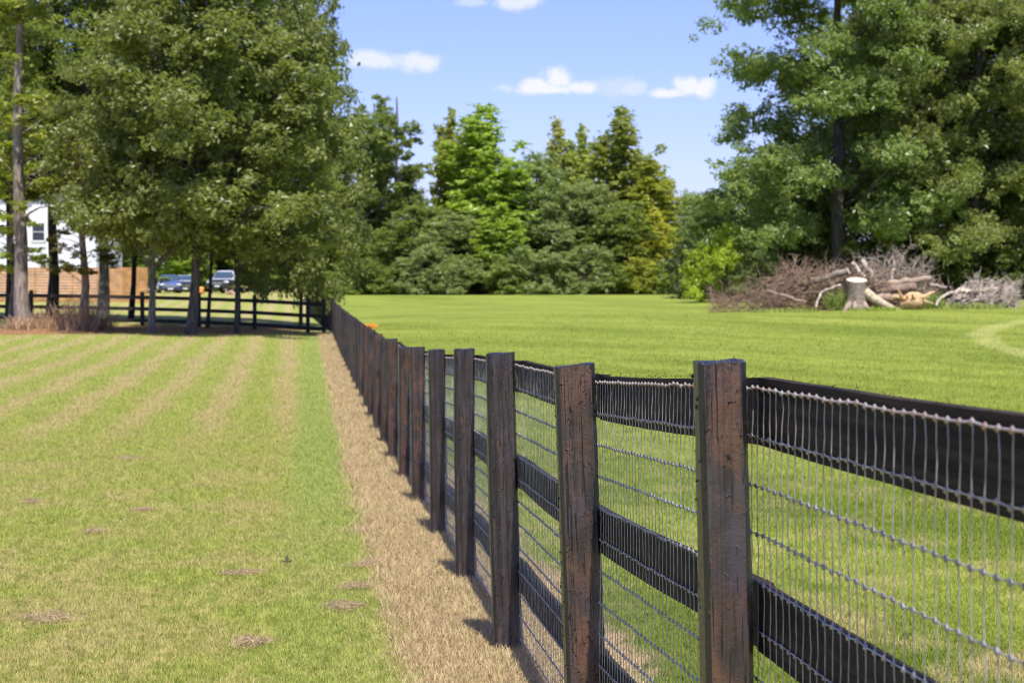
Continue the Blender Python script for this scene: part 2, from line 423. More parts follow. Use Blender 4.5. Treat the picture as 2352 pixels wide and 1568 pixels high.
def post_mesh(h, w, d, seed, detail):
    """square post, eased corners, slightly bowed, uneven sawn top; origin at its foot, front towards -y"""
    rg = np.random.default_rng(seed); b = MB()
    nz = 40 if detail else 8
    ch = .012
    sec = [(-w/2+ch,-d/2),(0,-d/2-.001),(w/2-ch,-d/2),(w/2,-d/2+ch),(w/2,0),(w/2,d/2-ch),(w/2-ch,d/2),(0,d/2),(-w/2+ch,d/2),(-w/2,d/2-ch),(-w/2,0),(-w/2,-d/2+ch)]
    k = len(sec); zs = np.linspace(-.25, h, nz)
    bow = rg.uniform(-.006, .006, 2); ph = rg.uniform(0, 6, 4)
    V = []
    for z in zs:
        t = max(0, z / h)
        for q, (px, py) in enumerate(sec):
            a = 1 + .018 * math.sin(z * 5 + ph[0] + q) + (rg.uniform(-.012, .012) if detail else 0)
            zz = z + (rg.uniform(-.004, .004) + px * ph[3] * .012 if z == zs[-1] else 0)
            V.append((px * a + bow[0] * math.sin(t * 3.1), py * a + bow[1] * math.sin(t * 3.1), zz))
    f = []
    for a in range(nz - 1):
        for q in range(k): f.append((a*k+q, a*k+(q+1)%k, (a+1)*k+(q+1)%k, (a+1)*k+q))
    V.append((0, 0, h + .002)); n0 = (nz - 1) * k
    for q in range(k): f.append((n0+q, n0+(q+1)%k, len(V)-1, len(V)-1))
    b.add(V, f)
    if detail:
        for i in range(detail):        # drips and curds of tar
            z = rg.uniform(.0, h); px = rg.uniform(-w/2+.008, w/2-.008); r = rg.uniform(.0008, .0024)
            if rg.random() < .7: c = (px, -d/2 - .0005, z)
            else: c = (-w/2 - .0005, rg.uniform(-d/2, d/2), z)
            b.blob(c, (r * rg.uniform(.8, 1.8), r * .8, r * rg.uniform(.7, 2.2)), i, 6, 4, .3)
        for i in range(26):            # saw fibres at the top
            p = np.array((rg.uniform(-w/2, w/2), rg.uniform(-d/2, -d/2 + .03), h - .002)); e = p + rg.normal(0, .008, 3) + (0, -.004, .002)
            b.tubes([[p, (p + e) / 2 + rg.normal(0, .002, 3), e]], .0006, 3, cap=False)
    return b

fence = empty('fence', (fence_x(3.93), 3.93, G(fence_x(3.93), 3.93)))
tag(fence, 'long dark post and board fence with wire mesh running away from the right foreground', 'fence')
inv = -Vector(fence.location)
def fpart(o): o.parent = fence; o.matrix_parent_inverse = Matrix.Translation(inv); return o
for i, y in enumerate(POSTY):
    x = fence_x(y); zb = G(x, y); zt = top_z(y)
    near = {1: 130, 2: 260, 3: 170, 4: 90, 5: 60, 6: 40}.get(i, 0)
    rg = np.random.default_rng(100 + i)
    b = post_mesh(zt - zb, .100 if i == 1 else .127 if i in (2, 3) else .114 + rg.uniform(-.005, .006), .12, 50 + i, near)
    o = fpart(b.build('post', m_post, smooth=False))
    o.location = (x + (0 if i == 1 else .022 if i == 2 else .008), y, zb)
    o.rotation_euler = (R(rg.uniform(-.7, .7)), R(rg.uniform(-.9, .9) if i not in (1, 2, 3) else (-1.2, -2.0, -1.6)[i - 1]), FANG + R(rg.uniform(-4, 4)) + (R(-4) if i in (1, 2) else 0))
BX = .062    # boards this far right of the post axis, mesh just in front of them
def along(y, off, z): return (fence_x(y) + off, y, z)
for i in range(len(POSTY) - 1):
    y0, y1 = POSTY[i], POSTY[i + 1]
    rg = np.random.default_rng(300 + i)
    t0, t1 = top_z(y0) - .035, top_z(y1) - .035
    for drop in (0, .435, .905):
        nseg = 24 if i < 6 else 4
        j0, j1 = rg.uniform(-.003, .003, 2)
        ys = np.linspace(y0 + .002, y1 - .002, nseg + 1); V = []
        for q, yy in enumerate(ys):
            tt = (yy - y0) / (y1 - y0); zt = t0 + j0 + (t1 + j1 - t0 - j0) * tt - drop - .005 * math.sin(tt * 3.14)
            jt = rg.uniform(-.0007, .0007); w = .142
            off = BX + .006 * math.sin(tt * 5 + i)
            V += [along(yy, off, zt + jt), along(yy, off + .024, zt + jt + .001), along(yy, off + .024, zt - w), along(yy, off, zt - w - jt)]
        f = []
        for q in range(nseg):
            for e in range(4): f.append((q*4+e, q*4+(e+1)%4, q*4+4+(e+1)%4, q*4+4+e))
        f += [(0, 3, 2, 1), (nseg*4, nseg*4+1, nseg*4+2, nseg*4+3)]
        b = MB(); b.add(V, f)
        if i < 5:
            for q in range(60):
                yy = rg.uniform(y0, y1); tt = (yy - y0) / (y1 - y0); p = np.array(along(yy, BX + rg.uniform(0, .02), t0 + (t1 - t0) * tt - drop - .003))
                e = p + rg.normal(0, .006, 3) + (0, 0, .004); b.tubes([[p, e]], .0007, 3, cap=False)
        fpart(b.build('board', m_board))
    # woven wire: upright wires every 5 cm, line wires every 10 cm, a knot at each crossing
    b = MB(); kk = 4 if i < 7 else 3
    n = max(2, int(round((y1 - y0) / .0508))); yw = y0 + (np.arange(n) + .5) * (y1 - y0) / n
    wob = lambda a: np.sin(a * 9.1 + i) * .004
    tt = (yw - y0) / (y1 - y0); ztop = t0 + (t1 - t0) * tt - .022
    gz = ground(fence_x(yw) + .06, yw)
    rows = 13 if i < 12 else 13
    zr = ztop[:, None] - np.arange(rows)[None] * .1016                          # (n, rows)
    m = 3 if i < 7 else 1
    lev = np.linspace(0, rows - 1, (rows - 1) * m + 1)
    zz = ztop[:, None] - lev[None] * .1016
    kink = (np.sin(lev * 2 * math.pi / 1.0 + math.pi/2) * .0016)[None] + rg.normal(0, .0022, (n, len(lev)))
    ox = BX - .012 + wob(zz) * .5 + rg.normal(0, .0006, zz.shape)
    P = np.stack([fence_x(yw)[:, None] + ox, yw[:, None] + kink, zz], -1)
    b.tubes(P, .00118 if i < 7 else .0014, kk, cap=False)
    for r in range(rows):
        yy = np.concatenate([[y0], yw, [y1]]); zzr = np.interp(yy, yw, zr[:, r]) + np.concatenate([[0], rg.normal(0, .0013, n), [0]])
        Q = np.stack([fence_x(yy) + BX - .0125 + wob(zzr) * .5, yy, zzr], -1)
        b.tubes(Q[None], .0016 if r else .0022, kk, mat=1 if r == 0 else 0, cap=False)
        if i < 9:
            c = Q[1:-1]; e = .0068 if r else .0062
            A = np.stack([c + (0, -e, -e * .5), c + (-.0016, -e*.3, e * .45), c + (-.0016, e*.3, -e * .45), c + (0, e, e * .5)], 1)
            rr = np.array([.0014, .0037, .0037, .0014]) if r else np.array([.002, .0043, .0043, .002])
            b.tubes(A, rr[None].repeat(n, 0), kk, mat=0 if r else 1, cap=False)
    fpart(b.build('wire_mesh', [m_wire, m_top], smooth=True))

# ------------------------------------------------------------------ trees
m_leaf, nt, out = newmat("foliage")
inf = nt.nodes.new('ShaderNodeObjectInfo'); oc_ = S(nt, inf.outputs['Color'])
v = attr(nt, 'var')
c = mixc(nt, 1.0, oc_, mixc(nt, v, (.55, .62, .45), (1.55, 1.42, 1.6)), 'MULTIPLY')
p = principled(nt, None, c, .36, spec=.55)
t = nt.nodes.new('ShaderNodeBsdfTranslucent'); setin(nt, t, 'Color', mixc(nt, 1.0, c, (1.25, 1.3, .6), 'MULTIPLY'))
mx = nt.nodes.new('ShaderNodeMixShader'); mx.inputs[0].default_value = .48
nt.links.new(p.outputs[0], mx.inputs[1]); nt.links.new(t.outputs[0], mx.inputs[2]); nt.links.new(mx.outputs[0], out.inputs[0])
m_bark, nt, out = newmat("bark")
P = objcoord(nt); x, y, z = sepxyz(nt, P.k); inf = nt.nodes.new('ShaderNodeObjectInfo')
f = noise(nt, comb(nt, x * 9, y * 9, z * 1.6), 1.0, 5, .7); g = noise(nt, P, 1.2, 3)
c = mixc(nt, f.step(.32, .68), (.35, .35, .35), (1.3, 1.3, 1.3)); c = mixc(nt, g.step(.5, .7) * .35, c, (.6, .75, .5))
principled(nt, out, mixc(nt, 1.0, S(nt, inf.outputs['Color']), c, 'MULTIPLY'), .85, spec=.2, bump=f, bs=.9, bd=.04)

def crown(rg, clumps, per, leaf, up=.8, flat=.6, shell=.45):
    """leaves spread over the shells of many clumps (x, y, z, radius)"""
    cl = np.asarray(clumps, float); n = len(cl)
    cnt = np.maximum(8, (per * (cl[:, 3] / cl[:, 3].mean()) ** 2).astype(int)); idx = np.repeat(np.arange(n), cnt); N = len(idx)
    d = rg.normal(0, 1, (N, 3)); d /= np.linalg.norm(d, axis=1, keepdims=True)
    K = 11                                           # every clump is a handful of ragged sprays
    sd = rg.normal(0, 1, (n, K, 3)); sd /= np.linalg.norm(sd, axis=2, keepdims=True); sd *= rg.uniform(.30, 1.12, (n, K, 1))
    sub = rg.integers(0, K, N); ts = rg.random((n, K)); c_off = sd[idx, sub]; d = d * .6 + c_off; d /= np.linalg.norm(d, axis=1, keepdims=True)
    fuzz = rg.normal(0, 1, (N, 3)) * (.19, .19, .13)
    tone = rg.random(n)
    p = cl[idx, :3] + (c_off * (1, 1, flat) + fuzz) * cl[idx, 3][:, None]
    nr = d * .55 + np.array((0, 0, up)) + rg.normal(0, .45, (N, 3)); nr /= np.linalg.norm(nr, axis=1, keepdims=True)
    t = np.cross(nr, rg.normal(0, 1, (N, 3))); t /= np.linalg.norm(t, axis=1, keepdims=True); s = np.cross(nr, t)
    L = leaf * rg.uniform(.6, 1.3, N)[:, None]; W = L * rg.uniform(.42, .62, N)[:, None]
    fold = nr * L * .12
    V = np.stack([p - t * L * .5, p + s * W * .5 + fold, p + t * L * .5, p - s * W * .5 + fold], 1)
    var = np.clip(.45 * rg.random(N) + .25 * tone[idx] + .30 * ts[idx, sub], 0, 1)
    b = MB(); b.add(V.reshape(-1, 3), np.arange(N * 4).reshape(-1, 4), np.repeat(var, 4)); return b
def limbs(rg, trunk, tr, clumps, nl, k=6, thin=.35):
    """trunk polyline with radii and limbs reaching for clump centres"""
    b = MB(); b.tubes(np.array(trunk)[None], np.array(tr)[None], 9)
    T = np.array(trunk); cl = np.asarray(clumps)
    for j in rg.choice(len(cl), min(nl, len(cl)), replace=False):
        e = cl[j, :3]; hz = np.hypot(e[0], e[1])
        z0 = np.clip(e[2] - hz * rg.uniform(.2, .8), min(T[-1, 2] * .25, 2.6) * rg.uniform(.8, 1.3), T[-1, 2] * .97)
        s0 = np.array([np.interp(z0, T[:, 2], T[:, q]) for q in range(3)]); r0 = np.interp(z0, T[:, 2], tr) * rg.uniform(thin * .7, thin * 1.3)
        m = s0 + (e - s0) * .5 + rg.normal(0, .06 * np.linalg.norm(e - s0), 3) + (0, 0, .06 * hz)
        b.tubes([[s0, (s0 + m) / 2 + rg.normal(0, .03, 3), m, (m + e) / 2, e]], np.array([[r0, r0 * .8, r0 * .6, r0 * .4, r0 * .15]]), k, cap=False)
    return b
def env_clumps(rg, n, z0, z1, prof, size, inner=.25, lobes=.25, sizet=0.0):
    out_ = []; ph = rg.uniform(0, 6, 6)
    ts = np.linspace(0, 1, 60); w = np.array([prof(t) + .15 for t in ts]); w /= w.sum()
    for _ in range(n):
        t = np.clip(rg.choice(ts, p=w) + rg.uniform(-.01, .01), 0, 1); th = rg.uniform(0, 2 * math.pi)
        r = prof(t) * math.sqrt(inner + (1 - inner) * rg.random()) * (1 + lobes * math.sin(2 * th + ph[0] + 5 * t) + lobes * .7 * math.sin(3 * th + ph[1] - 7 * t))
        q = size * rg.uniform(.6, 1.35) * (1 - sizet * t)
        out_.append((r * math.cos(th), r * math.sin(th), z0 + (z1 - z0) * t, q))
    return out_
def trunk_line(rg, h, lean=.02, n=8, wob=.06):
    z = np.linspace(-.3, h, n); lx, ly = rg.normal(0, lean, 2)
    return [(lx * q + rg.normal(0, wob) * (q > 0), ly * q + rg.normal(0, wob) * (q > 0), q) for q in z]
TYPES = {}
def ttype(name, kind, seed):
    rg = np.random.default_rng(seed)
    if kind == 'maple':
        h, r = 16., 4.2
        cl = env_clumps(rg, 150, 1.1 if name == 'maple3' else 3.5, h - .4, lambda t: r * (.62 + .38 * math.sin(math.pi * min(1, t * 1.15 + .12))) * (1 - t ** 4 * .6), .92)
        tl = trunk_line(rg, h * .9); tr = np.interp(np.linspace(0, 1, 8), [0, .05, .12, 1], [.27, .22, .19, .05])
        cb = crown(rg, cl, 270, .23, flat=.6); lb = limbs(rg, tl, tr, cl, 60)
    elif kind == 'high':
        h, r = 17., 4.0
        cl = env_clumps(rg, 130, 6.2, h - .4, lambda t: r * (.6 + .4 * math.sin(math.pi * min(1, t * 1.15 + .12))) * (1 - t ** 4 * .6), .9, .25, .3)
        tl = trunk_line(rg, h * .92); tr = np.interp(np.linspace(0, 1, 8), [0, .05, .12, 1], [.36, .29, .25, .05])
        cb = crown(rg, cl, 300, .20, flat=.6); lb = limbs(rg, tl, tr, cl, 50)
    elif kind == 'thin':
        h, r = 16., 1.7
        cl = env_clumps(rg, 70, 4.0, h, lambda t: r * (.9 - .4 * t), .42)
        tl = trunk_line(rg, h * .97, .012, 10, .07); tr = np.interp(np.linspace(0, 1, 10), [0, .05, .12, 1], [.34, .28, .25, .05])
        cb = crown(rg, cl, 120, .19); lb = limbs(rg, tl, tr, cl, 40, thin=.2)
    elif kind == 'spire':
        h, r = 15., 2.3
        cl = []
        for t in np.linspace(.07, 1, 46):            # a leader and plumes that climb beside it
            w = r * .42 * (1 - t) ** .7 + .05; cl.append((rg.normal(0, w), rg.normal(0, w), h * t, .75 * (1 - t) ** .8 + .55))
        for j in range(13):
            th = 2.4 * j + rg.uniform(-.3, .3); zb = h * (.04 + .056 * j) * rg.uniform(.8, 1.15); o_ = r * (1 - .62 * zb / h) * rg.uniform(.55, 1.15); ln = (h - zb) * rg.uniform(.30, .78)
            for u_ in np.linspace(0, 1, 8):
                q_ = o_ * (.45 + .55 * min(1, u_ * 2.2)); cl.append((q_ * math.cos(th) + rg.normal(0, .14), q_ * math.sin(th) + rg.normal(0, .14), zb + ln * u_, .85 * (1 - .42 * u_)))
        tl = trunk_line(rg, h * .97); tr = np.linspace(.24, .03, 8)
        cb = crown(rg, cl, 190, .30, up=.6, flat=1.2); lb = limbs(rg, tl, tr, cl, 50)
    elif kind == 'oak':
        h, r = 13., 4.0
        cl = env_clumps(rg, 170, 1.0, h - .6, lambda t: r * (.55 + .45 * math.sin(math.pi * (t * .95 + .12))) * math.sqrt(max(0.02, 1 - t ** 3.2)), .85)
        tl = trunk_line(rg, h * .85); tr = np.linspace(.34, .05, 8)
        cb = crown(rg, cl, 230, .27, flat=.95); lb = limbs(rg, tl, tr, cl, 50)
    elif kind == 'pine':
        h, r = 17., 3.0
        cl = env_clumps(rg, 60, 7.5, h - .2, lambda t: r * (1 - t * .6) * (.5 + .5 * abs(math.sin(t * 14))), .62, .4)
        tl = trunk_line(rg, h * .99, .008, 8, .04); tr = np.linspace(.24, .06, 8)
        cb = crown(rg, cl, 230, .27, up=.7, flat=.85); lb = limbs(rg, tl, tr, cl, 60, thin=.28)
    elif kind == 'shrub':
        h, r = 5., 2.6
        cl = env_clumps(rg, 62, .25, h - .4, lambda t: r * math.sqrt(max(0.03, 1 - t ** 2.2)), .62, .3)
        tl = trunk_line(rg, h * .8, .03, 6, .05); tr = np.linspace(.10, .02, 6)
        cb = crown(rg, cl, 200, .24, flat=.9); lb = limbs(rg, tl, tr, cl, 24)
    elif kind == 'bigoak':
        h, r = 22., 7.6
        cl = []
        for L_ in range(92):           # long layered limbs, sky between them
            zc = rg.uniform(2.6, h - 1.2); t = zc / h; th = L_ * 2.4; R_ = r * (1 - max(0, t - .62) * 1.6) * rg.uniform(.72, 1.05)
            for q in range(9):
                u_ = rg.uniform(.25, 1) ** .8
                cl.append((R_ * u_ * math.cos(th) + rg.normal(0, .55), R_ * u_ * math.sin(th) + rg.normal(0, .55), zc + u_ * 1.0 - 1.1 * u_ * u_ + rg.normal(0, .3), rg.uniform(.5, 1.0)))
        tl = trunk_line(rg, h * .92, .01, 9, .1); tr = np.interp(np.linspace(0, 1, 9), [0, .06, .3, 1], [.60, .44, .36, .06])
        cb = crown(rg, cl, 165, .23, up=.7, flat=.75); lb = limbs(rg, tl, tr, [q for q in cl if q[2] > 6.5], 70, thin=.2)
    TYPES[name] = (h, r, lb.mesh('trunk', m_bark, True), cb.mesh('crown', m_leaf))
for nm, kd, sd in (('maple1','maple',11),('maple2','maple',12),('maple3','maple',13),('high1','high',14),('high2','high',15),('thin1','thin',21),('thin2','thin',22),('spire1','spire',31),('spire2','spire',32),('spire3','spire',33),
                   ('oak1','oak',41),('oak2','oak',42),('pine1','pine',51),('pine2','pine',52),('shrub1','shrub',61),('shrub2','shrub',62),('shrub3','shrub',63),('bigoak1','bigoak',71),('bigoak2','bigoak',72)):
    ttype(nm, kd, sd)
BARK = (.17, .14, .115); BARKG = (.20, .19, .175); BARKD = (.035, .032, .03)
def tree(ty, xd, Y, height, rad, color, label, rz, name='tree', cat='tree', group=None, bark=BARK, lean=(0, 0), off=0.0, tk=1.0):
    h, r, tm, cm = TYPES[ty]
    x = X(xd, Y); root = empty(name, (x, Y, G(x, Y) - .05 + off), rz)
    root.rotation_mode = 'ZYX'; root.rotation_euler = (R(lean[1]), R(lean[0]), rz); s = rad / r
    root.scale = (s, s, height / h)
    for nm, me, cc in (('trunk', tm, bark), ('crown', cm, color)):
        o = bpy.data.objects.new(nm, me); col.objects.link(o); o.parent = root; o.color = (cc[0], cc[1], cc[2], 1)
        if nm == 'trunk': o.scale = (tk, tk, 1)
    tag(root, label, cat, group); return root

GM = (.220, .280, .066); GO = (.230, .270, .080); GY = (.350, .385, .060); GD = (.155, .195, .052); GB = (.285, .345, .135); GR = (.135, .105, .030)
GL = 'trees along the cross fence'
LEFT = [
 ('thin2', 28, 77, 8.5, 1.5, (.36, .42, .06), (.16, .13, .11), (.3, 0), 'small bright yellow green tree left of the slender pale trunk'),
 # type, x, distance, height, crown radius, colour, bark, lean, label
 ('thin1', 54, 70, 16.5, 2.1, (.27, .32, .06), (.30, .25, .21), (.6, 0), 'slender tree with pale bark and yellowing leaves, leftmost trunk in front of the cross fence'),
 ('high1', 118, 84, 17, 4.4, GD, BARKD, (1.5, 0), 'tall tree with a thick near black ivy clad trunk behind the cross fence'),
 ('thin2', 188, 70, 8.5, 1.3, (.18,.17,.05), (.34, .26, .20), (1, 0), 'short tree with a pale tan bare trunk standing in dry weeds'),
 ('high2', 236, 81, 17.5, 4.2, GM, (.13, .125, .115), (0, 0), 'tall tree with a straight grey trunk in front of the timber fence'),
 ('high1', 300, 86, 15, 3.2, GM, BARKD, (3.5, 0), 'leaning tree with a thin black trunk in front of the timber fence end'),
 ('maple1', 347, 67, 14.5, 3.0, GO, (.17, .15, .135), (.8, 0), 'leafy tree with a grey trunk rising from the litter edge left of the blue car'),
 ('maple2', 437, 67, 16, 4.3, GO, (.10, .088, .08), (1.2, 0), 'broad leafy tree with a brown trunk between the blue car and the dark truck'),
 ('high2', 20, 86, 16.5, 3.8, GM, BARKD, (.5, 0), 'tree with a thin black trunk at the left picture edge beside the white house'),
 ('maple1', 543, 69, 13.5, 3.9, GO, (.09, .08, .07), (0, 0), 'leafy tree with a thin straight trunk just right of the dark truck'),
 ('maple2', 476, 75, 15, 3.6, GM, (.06, .055, .05), (2.2, 0), 'tree with a very thin leaning trunk in front of the dark truck'),
 ('maple3', 690, 78, 19.0, 2.55, GO, (.08, .07, .06), (0, 0), 'low branched leafy tree whose boughs hang over the fence corner'),
 ('maple1', 545, 84, 21, 4.2, GM, (.06, .055, .05), (0, 0), 'tall tree rising behind the boughs over the fence corner'),
 ('high1', -60, 88, 16, 4.2, GM, BARK, (0, 0), 'dark leafy tree half outside the left picture edge'),
]
for i, (ty, xd, Y, h, r, c_, bk, ln, lab) in enumerate(LEFT):
    tree(ty, xd, Y, h, r, c_, lab, i * 2.1 + .4, bark=bk, lean=ln, group=GL, tk=.42 if xd in (543, 476) else .6 if xd in (690, 545, 300, 20) else .85)
GC = 'trees along the far edge of the pasture'
CENTRE = [
 ('oak1', 830, 172, 232, 4.4, GM, 'broad green tree just right of the near leafy boughs, left of the pine'),
 ('pine1', 912, 168, 220, 3.6, GM, 'tall pine with a bare lower trunk and open tufted crown'),
 ('pine2', 862, 178, 236, 3.0, GM, 'pine hidden to the waist behind the tall open crowned pine'),
 ('spire1', 1037, 168, 262, 2.1, GY, 'narrow spire shaped tree left of the tallest bright green tree'),
 ('spire2', 1108, 165, 248, 4.3, (0.352, 0.466, 0.079), 'tall bright green pointed tree in the middle of the far tree line'),
 ('oak2', 1228, 167, 328, 4.6, (0.266, 0.337, 0.135), 'rounded grey green tree in the middle of the far tree line'),
 ('spire3', 1276, 176, 282, 2.4, (0.437, 0.444, 0.121), 'thin olive spire rising behind the rounded grey green tree'),
 ('spire1', 1338, 174, 298, 2.3, (0.394, 0.454, 0.092), 'thin green spire between the olive spire and the bronze topped tree'),
 ('spire2', 1424, 168, 254, 3.4, (0.304, 0.347, 0.077), 'bronze topped pointed tree, tallest right of the rounded tree'),
 ('spire3', 1492, 164, 364, 3.2, GY, 'yellow green pointed tree at the right end of the far tree line'),
 ('oak2', 1590, 210, 428, 4.5, (0.319, 0.364, 0.198), 'greyish far tree low on the skyline left of the big right hand oak'),  # greyer foliage colour than the trees of the far line
 ('oak1', 1650, 205, 424, 4.0, (0.298, 0.340, 0.176), 'far grey tree on the skyline touching the big right hand oak'),
 ('oak1', 960, 163, 455, 4.2, GM, 'bushy dark tree below the gap between the pine and the spires'),
 ('oak2', 1035, 160, 470, 4.0, GB, 'grey green bushy tree under the narrow spire'),
 ('spire1', 1150, 158, 470, 2.6, (0.361, 0.466, 0.088), 'leaning bright leafed small tree in front of the tallest spire'),
 ('oak1', 1345, 162, 400, 4.2, GB, 'dull green bushy tree below the thin spires'),
 ('oak2', 1430, 159, 450, 3.8, GM, 'low bushy tree below the bronze topped tree'),
 ('spire3', 1500, 157, 480, 1.9, (0.493, 0.500, 0.077), 'yellowish small tree with dark trunk at the right end of the far line'),
 ('oak1', 1590, 170, 520, 3.6, (0.235, 0.318, 0.132), 'grey green tree behind the bright lime bush'),
 ('oak2', 770, 170, 400, 4.5, GM, 'dark far tree behind the boughs over the fence corner'),
 ('oak1', 690, 175, 430, 4.5, GM, 'dark far tree seen under the boughs left of the fence corner'),
 ('oak2', 600, 180, 470, 5.0, GM, 'far tree behind the parked dark truck'),
 ('oak1', 470, 185, 470, 5.0, (0.361, 0.477, 0.098), 'sunlit far tree behind the parked cars'),
 ('oak2', 385, 178, 500, 4.2, (0.341, 0.454, 0.098), 'far tree directly behind the blue car'),
 ('spire2', 268, 150, 440, 3.0, GM, 'dark green tree behind the right end of the timber fence'),
]
for i, (ty, xd, Y, top, r, c_, lab) in enumerate(CENTRE):
    h = H(top, Y) - G(X(xd, Y), Y)
    tree(ty, xd, Y, h, r, c_, lab, i * 1.7, group=GC, bark=BARKG if 'pine' in ty else (.10, .09, .08))
GS = 'bushes along the pasture edge'
SHR = [
 (800, 160, 610, 2.2, GM, 'dark bush at the far pasture edge nearest the fence corner'),
 (862, 158, 590, 2.6, GM, 'dark green bush below the tall open pine'),
 (925, 157, 600, 2.3, (0.227, 0.287, 0.070), 'mid green bush right of the pine foot'),
 (985, 156, 560, 2.6, GB, 'greyish bush left of the tallest bright tree'),
 (1050, 155, 585, 2.4, GB, 'greyish low bush below the narrow spire'),
 (1110, 156, 600, 2.2, GD, 'dark low bush below the tallest bright tree'),
 (1165, 154, 590, 2.3, (0.260, 0.330, 0.086), 'fresh green bush left of the rounded grey green tree'),
 (1225, 154, 560, 2.5, GB, 'grey green bush under the rounded tree'),
 (1290, 155, 575, 2.4, GB, 'round grey green bush under the olive spire'),
 (1352, 154, 560, 2.6, GB, 'wide grey green bush under the thin green spire'),
 (1415, 154, 600, 2.2, GM, 'low green bush under the bronze topped tree'),
 (1470, 153, 590, 1.9, GY, 'yellow tinged bush near the right end of the far line'),
 (1545, 152, 590, 1.8, (0.278, 0.348, 0.086), 'small upright green bush between the far line and the lime bush'),
 (1648, 99, 508, 1.55, (.40, .50, .05), 'bright lime yellow bush left of the brush pile'),
 (1735, 98, 572, 1.7, (0.244, 0.287, 0.122), 'grey green bush right of the lime yellow bush'),
 (1795, 104, 560, 2.0, GB, 'dull green bush behind the reddish brush heap'),
 (1880, 102, 545, 2.0, GD, 'dark bush behind the stump'),
 (2060, 100, 570, 2.0, GD, 'dark bush behind the grey twig heap'),
 (2150, 99, 560, 2.1, GM, 'green leafy bush behind the root lump'),
 (2240, 98, 555, 2.2, GD, 'deep green bush behind the bleached branches'),
 (2330, 97, 560, 2.2, GD, 'dark bush at the right picture edge'),
]
for i, (xd, Y, top, r, c_, lab) in enumerate(SHR):
    h = H(top, Y) - G(X(xd, Y), Y)
    tree('shrub%d' % (i % 3 + 1), xd, Y, h, r, c_, lab, i * 1.3, name='bush', cat='bush', group=GS)
GRT = 'big trees behind the brush pile'
RIGHT = [
 ('bigoak1', 1925, 100, 24.0, 7.6, (0.248, 0.325, 0.102), 'big spreading oak with dark trunk and open sky gaps behind the stump'),
 ('maple2', 2090, 104, 23.0, 4.6, (0.367, 0.394, 0.139), 'tall dense tree right of the spreading oak'),
 ('bigoak2', 2240, 99, 22.0, 6.5, (0.261, 0.304, 0.098), 'tall dark tree with thin bare twigs behind the bleached branches'),
 ('maple3', 2340, 108, 24.0, 5.0, (0.224, 0.291, 0.089), 'tall dark tree at the right picture edge'),
 ('maple1', 2010, 112, 24.0, 5.0, (0.224, 0.304, 0.089), 'tall green tree filling in behind the spreading oak'),
 ('oak1', 1760, 112, 9.5, 4.0, (0.201, 0.274, 0.083), 'low dark tree under the left limbs of the spreading oak'),
 ('oak2', 1850, 106, 8.0, 3.6, (0.189, 0.258, 0.078), 'low shaded tree directly under the spreading oak'),
 ('oak1', 2180, 106, 12.0, 4.6, GD, 'shaded low tree behind the grey twig heap'),
 ('oak2', 2330, 104, 11.0, 4.4, GD, 'shaded low tree by the right picture edge'),
 ('maple2', 2450, 100, 22.0, 5.0, GD, 'dark tree half outside the right picture edge'),
]
for i, (ty, xd, Y, h, r, c_, lab) in enumerate(RIGHT):
    tree(ty, xd, Y, h, r, c_, lab, i * 1.9 + .3, group=GRT, bark=(.10, .09, .08))
# the wood beyond, one mass that closes the gaps
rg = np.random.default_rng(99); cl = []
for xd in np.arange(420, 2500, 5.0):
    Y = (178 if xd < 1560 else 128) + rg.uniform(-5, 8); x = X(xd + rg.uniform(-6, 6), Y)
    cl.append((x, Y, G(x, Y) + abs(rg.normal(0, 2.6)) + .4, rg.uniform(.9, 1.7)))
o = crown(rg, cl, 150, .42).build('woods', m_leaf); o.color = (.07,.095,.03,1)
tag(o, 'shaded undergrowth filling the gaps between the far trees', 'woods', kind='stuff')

# ------------------------------------------------------------------ cross fence, gate and the fence going on up the slope
m_rail = simple("weathered_black_rail", (.020, .018, .018), .75, var=.5, scale=3)
def rail(b, p0, p1, hgt, th):
    p0 = np.array(p0); p1 = np.array(p1); d = p1 - p0; nrm = np.array((-d[1], d[0], 0)); nrm /= np.linalg.norm(nrm); nrm *= th / 2
    u = np.array((0, 0, hgt / 2)); V = [p0 - nrm - u, p1 - nrm - u, p1 + nrm - u, p0 + nrm - u, p0 - nrm + u, p1 - nrm + u, p1 + nrm + u, p0 + nrm + u]
    b.add(V, [(0,3,2,1),(4,5,6,7),(0,1,5,4),(1,2,6,5),(2,3,7,6),(3,0,4,7)])
def board_fence(name, pts, label, h, rails, colr, over=.08, hw=.15):
    x0, y0 = pts[0]; o0 = (x0, y0, G(x0, y0)); root = empty(name, o0); tag(root, label, 'fence')
    loc = lambda x, y, z: (x - o0[0], y - o0[1], z - o0[2])
    for i, (x, y) in enumerate(pts):
        b = MB(); g = G(x, y); b.box(loc(x, y, g + (h + over) / 2 - .1), (.16, .16, h + over + .2), rz=.1); b.box(loc(x, y, g + h + over + .012), (.13, .13, .02), rz=.1)
        b.build('post', m_rail, root)
    for (xa, ya), (xb, yb) in zip(pts[:-1], pts[1:]):
        for z in rails:
            b = MB(); rail(b, loc(xa, ya - .09, G(xa, ya) + z), loc(xb, yb - .09, G(xb, yb) + z), hw, .03); b.build('rail', m_rail, root)
    return root
cpts = [(X(xd, Y), Y) for xd, Y in ((744, 73.0), (707, 73.4), (585, 75.2), (457, 76.2), (327, 77.0), (200, 77.8), (72, 78.6), (-56, 79.4))]
board_fence('fence', cpts, 'black three rail fence crossing behind the tree trunks from the fence corner', 1.28, (1.15, .68, .2), None)
up = [(-7.15 - .13 * t, 74.6 + t) for t in np.arange(0, 41, 2.7)]
board_fence('fence', up, 'dark fence carrying on up the far slope beyond the corner gate posts', 1.3, (1.2, .75, .3), None, hw=.2)

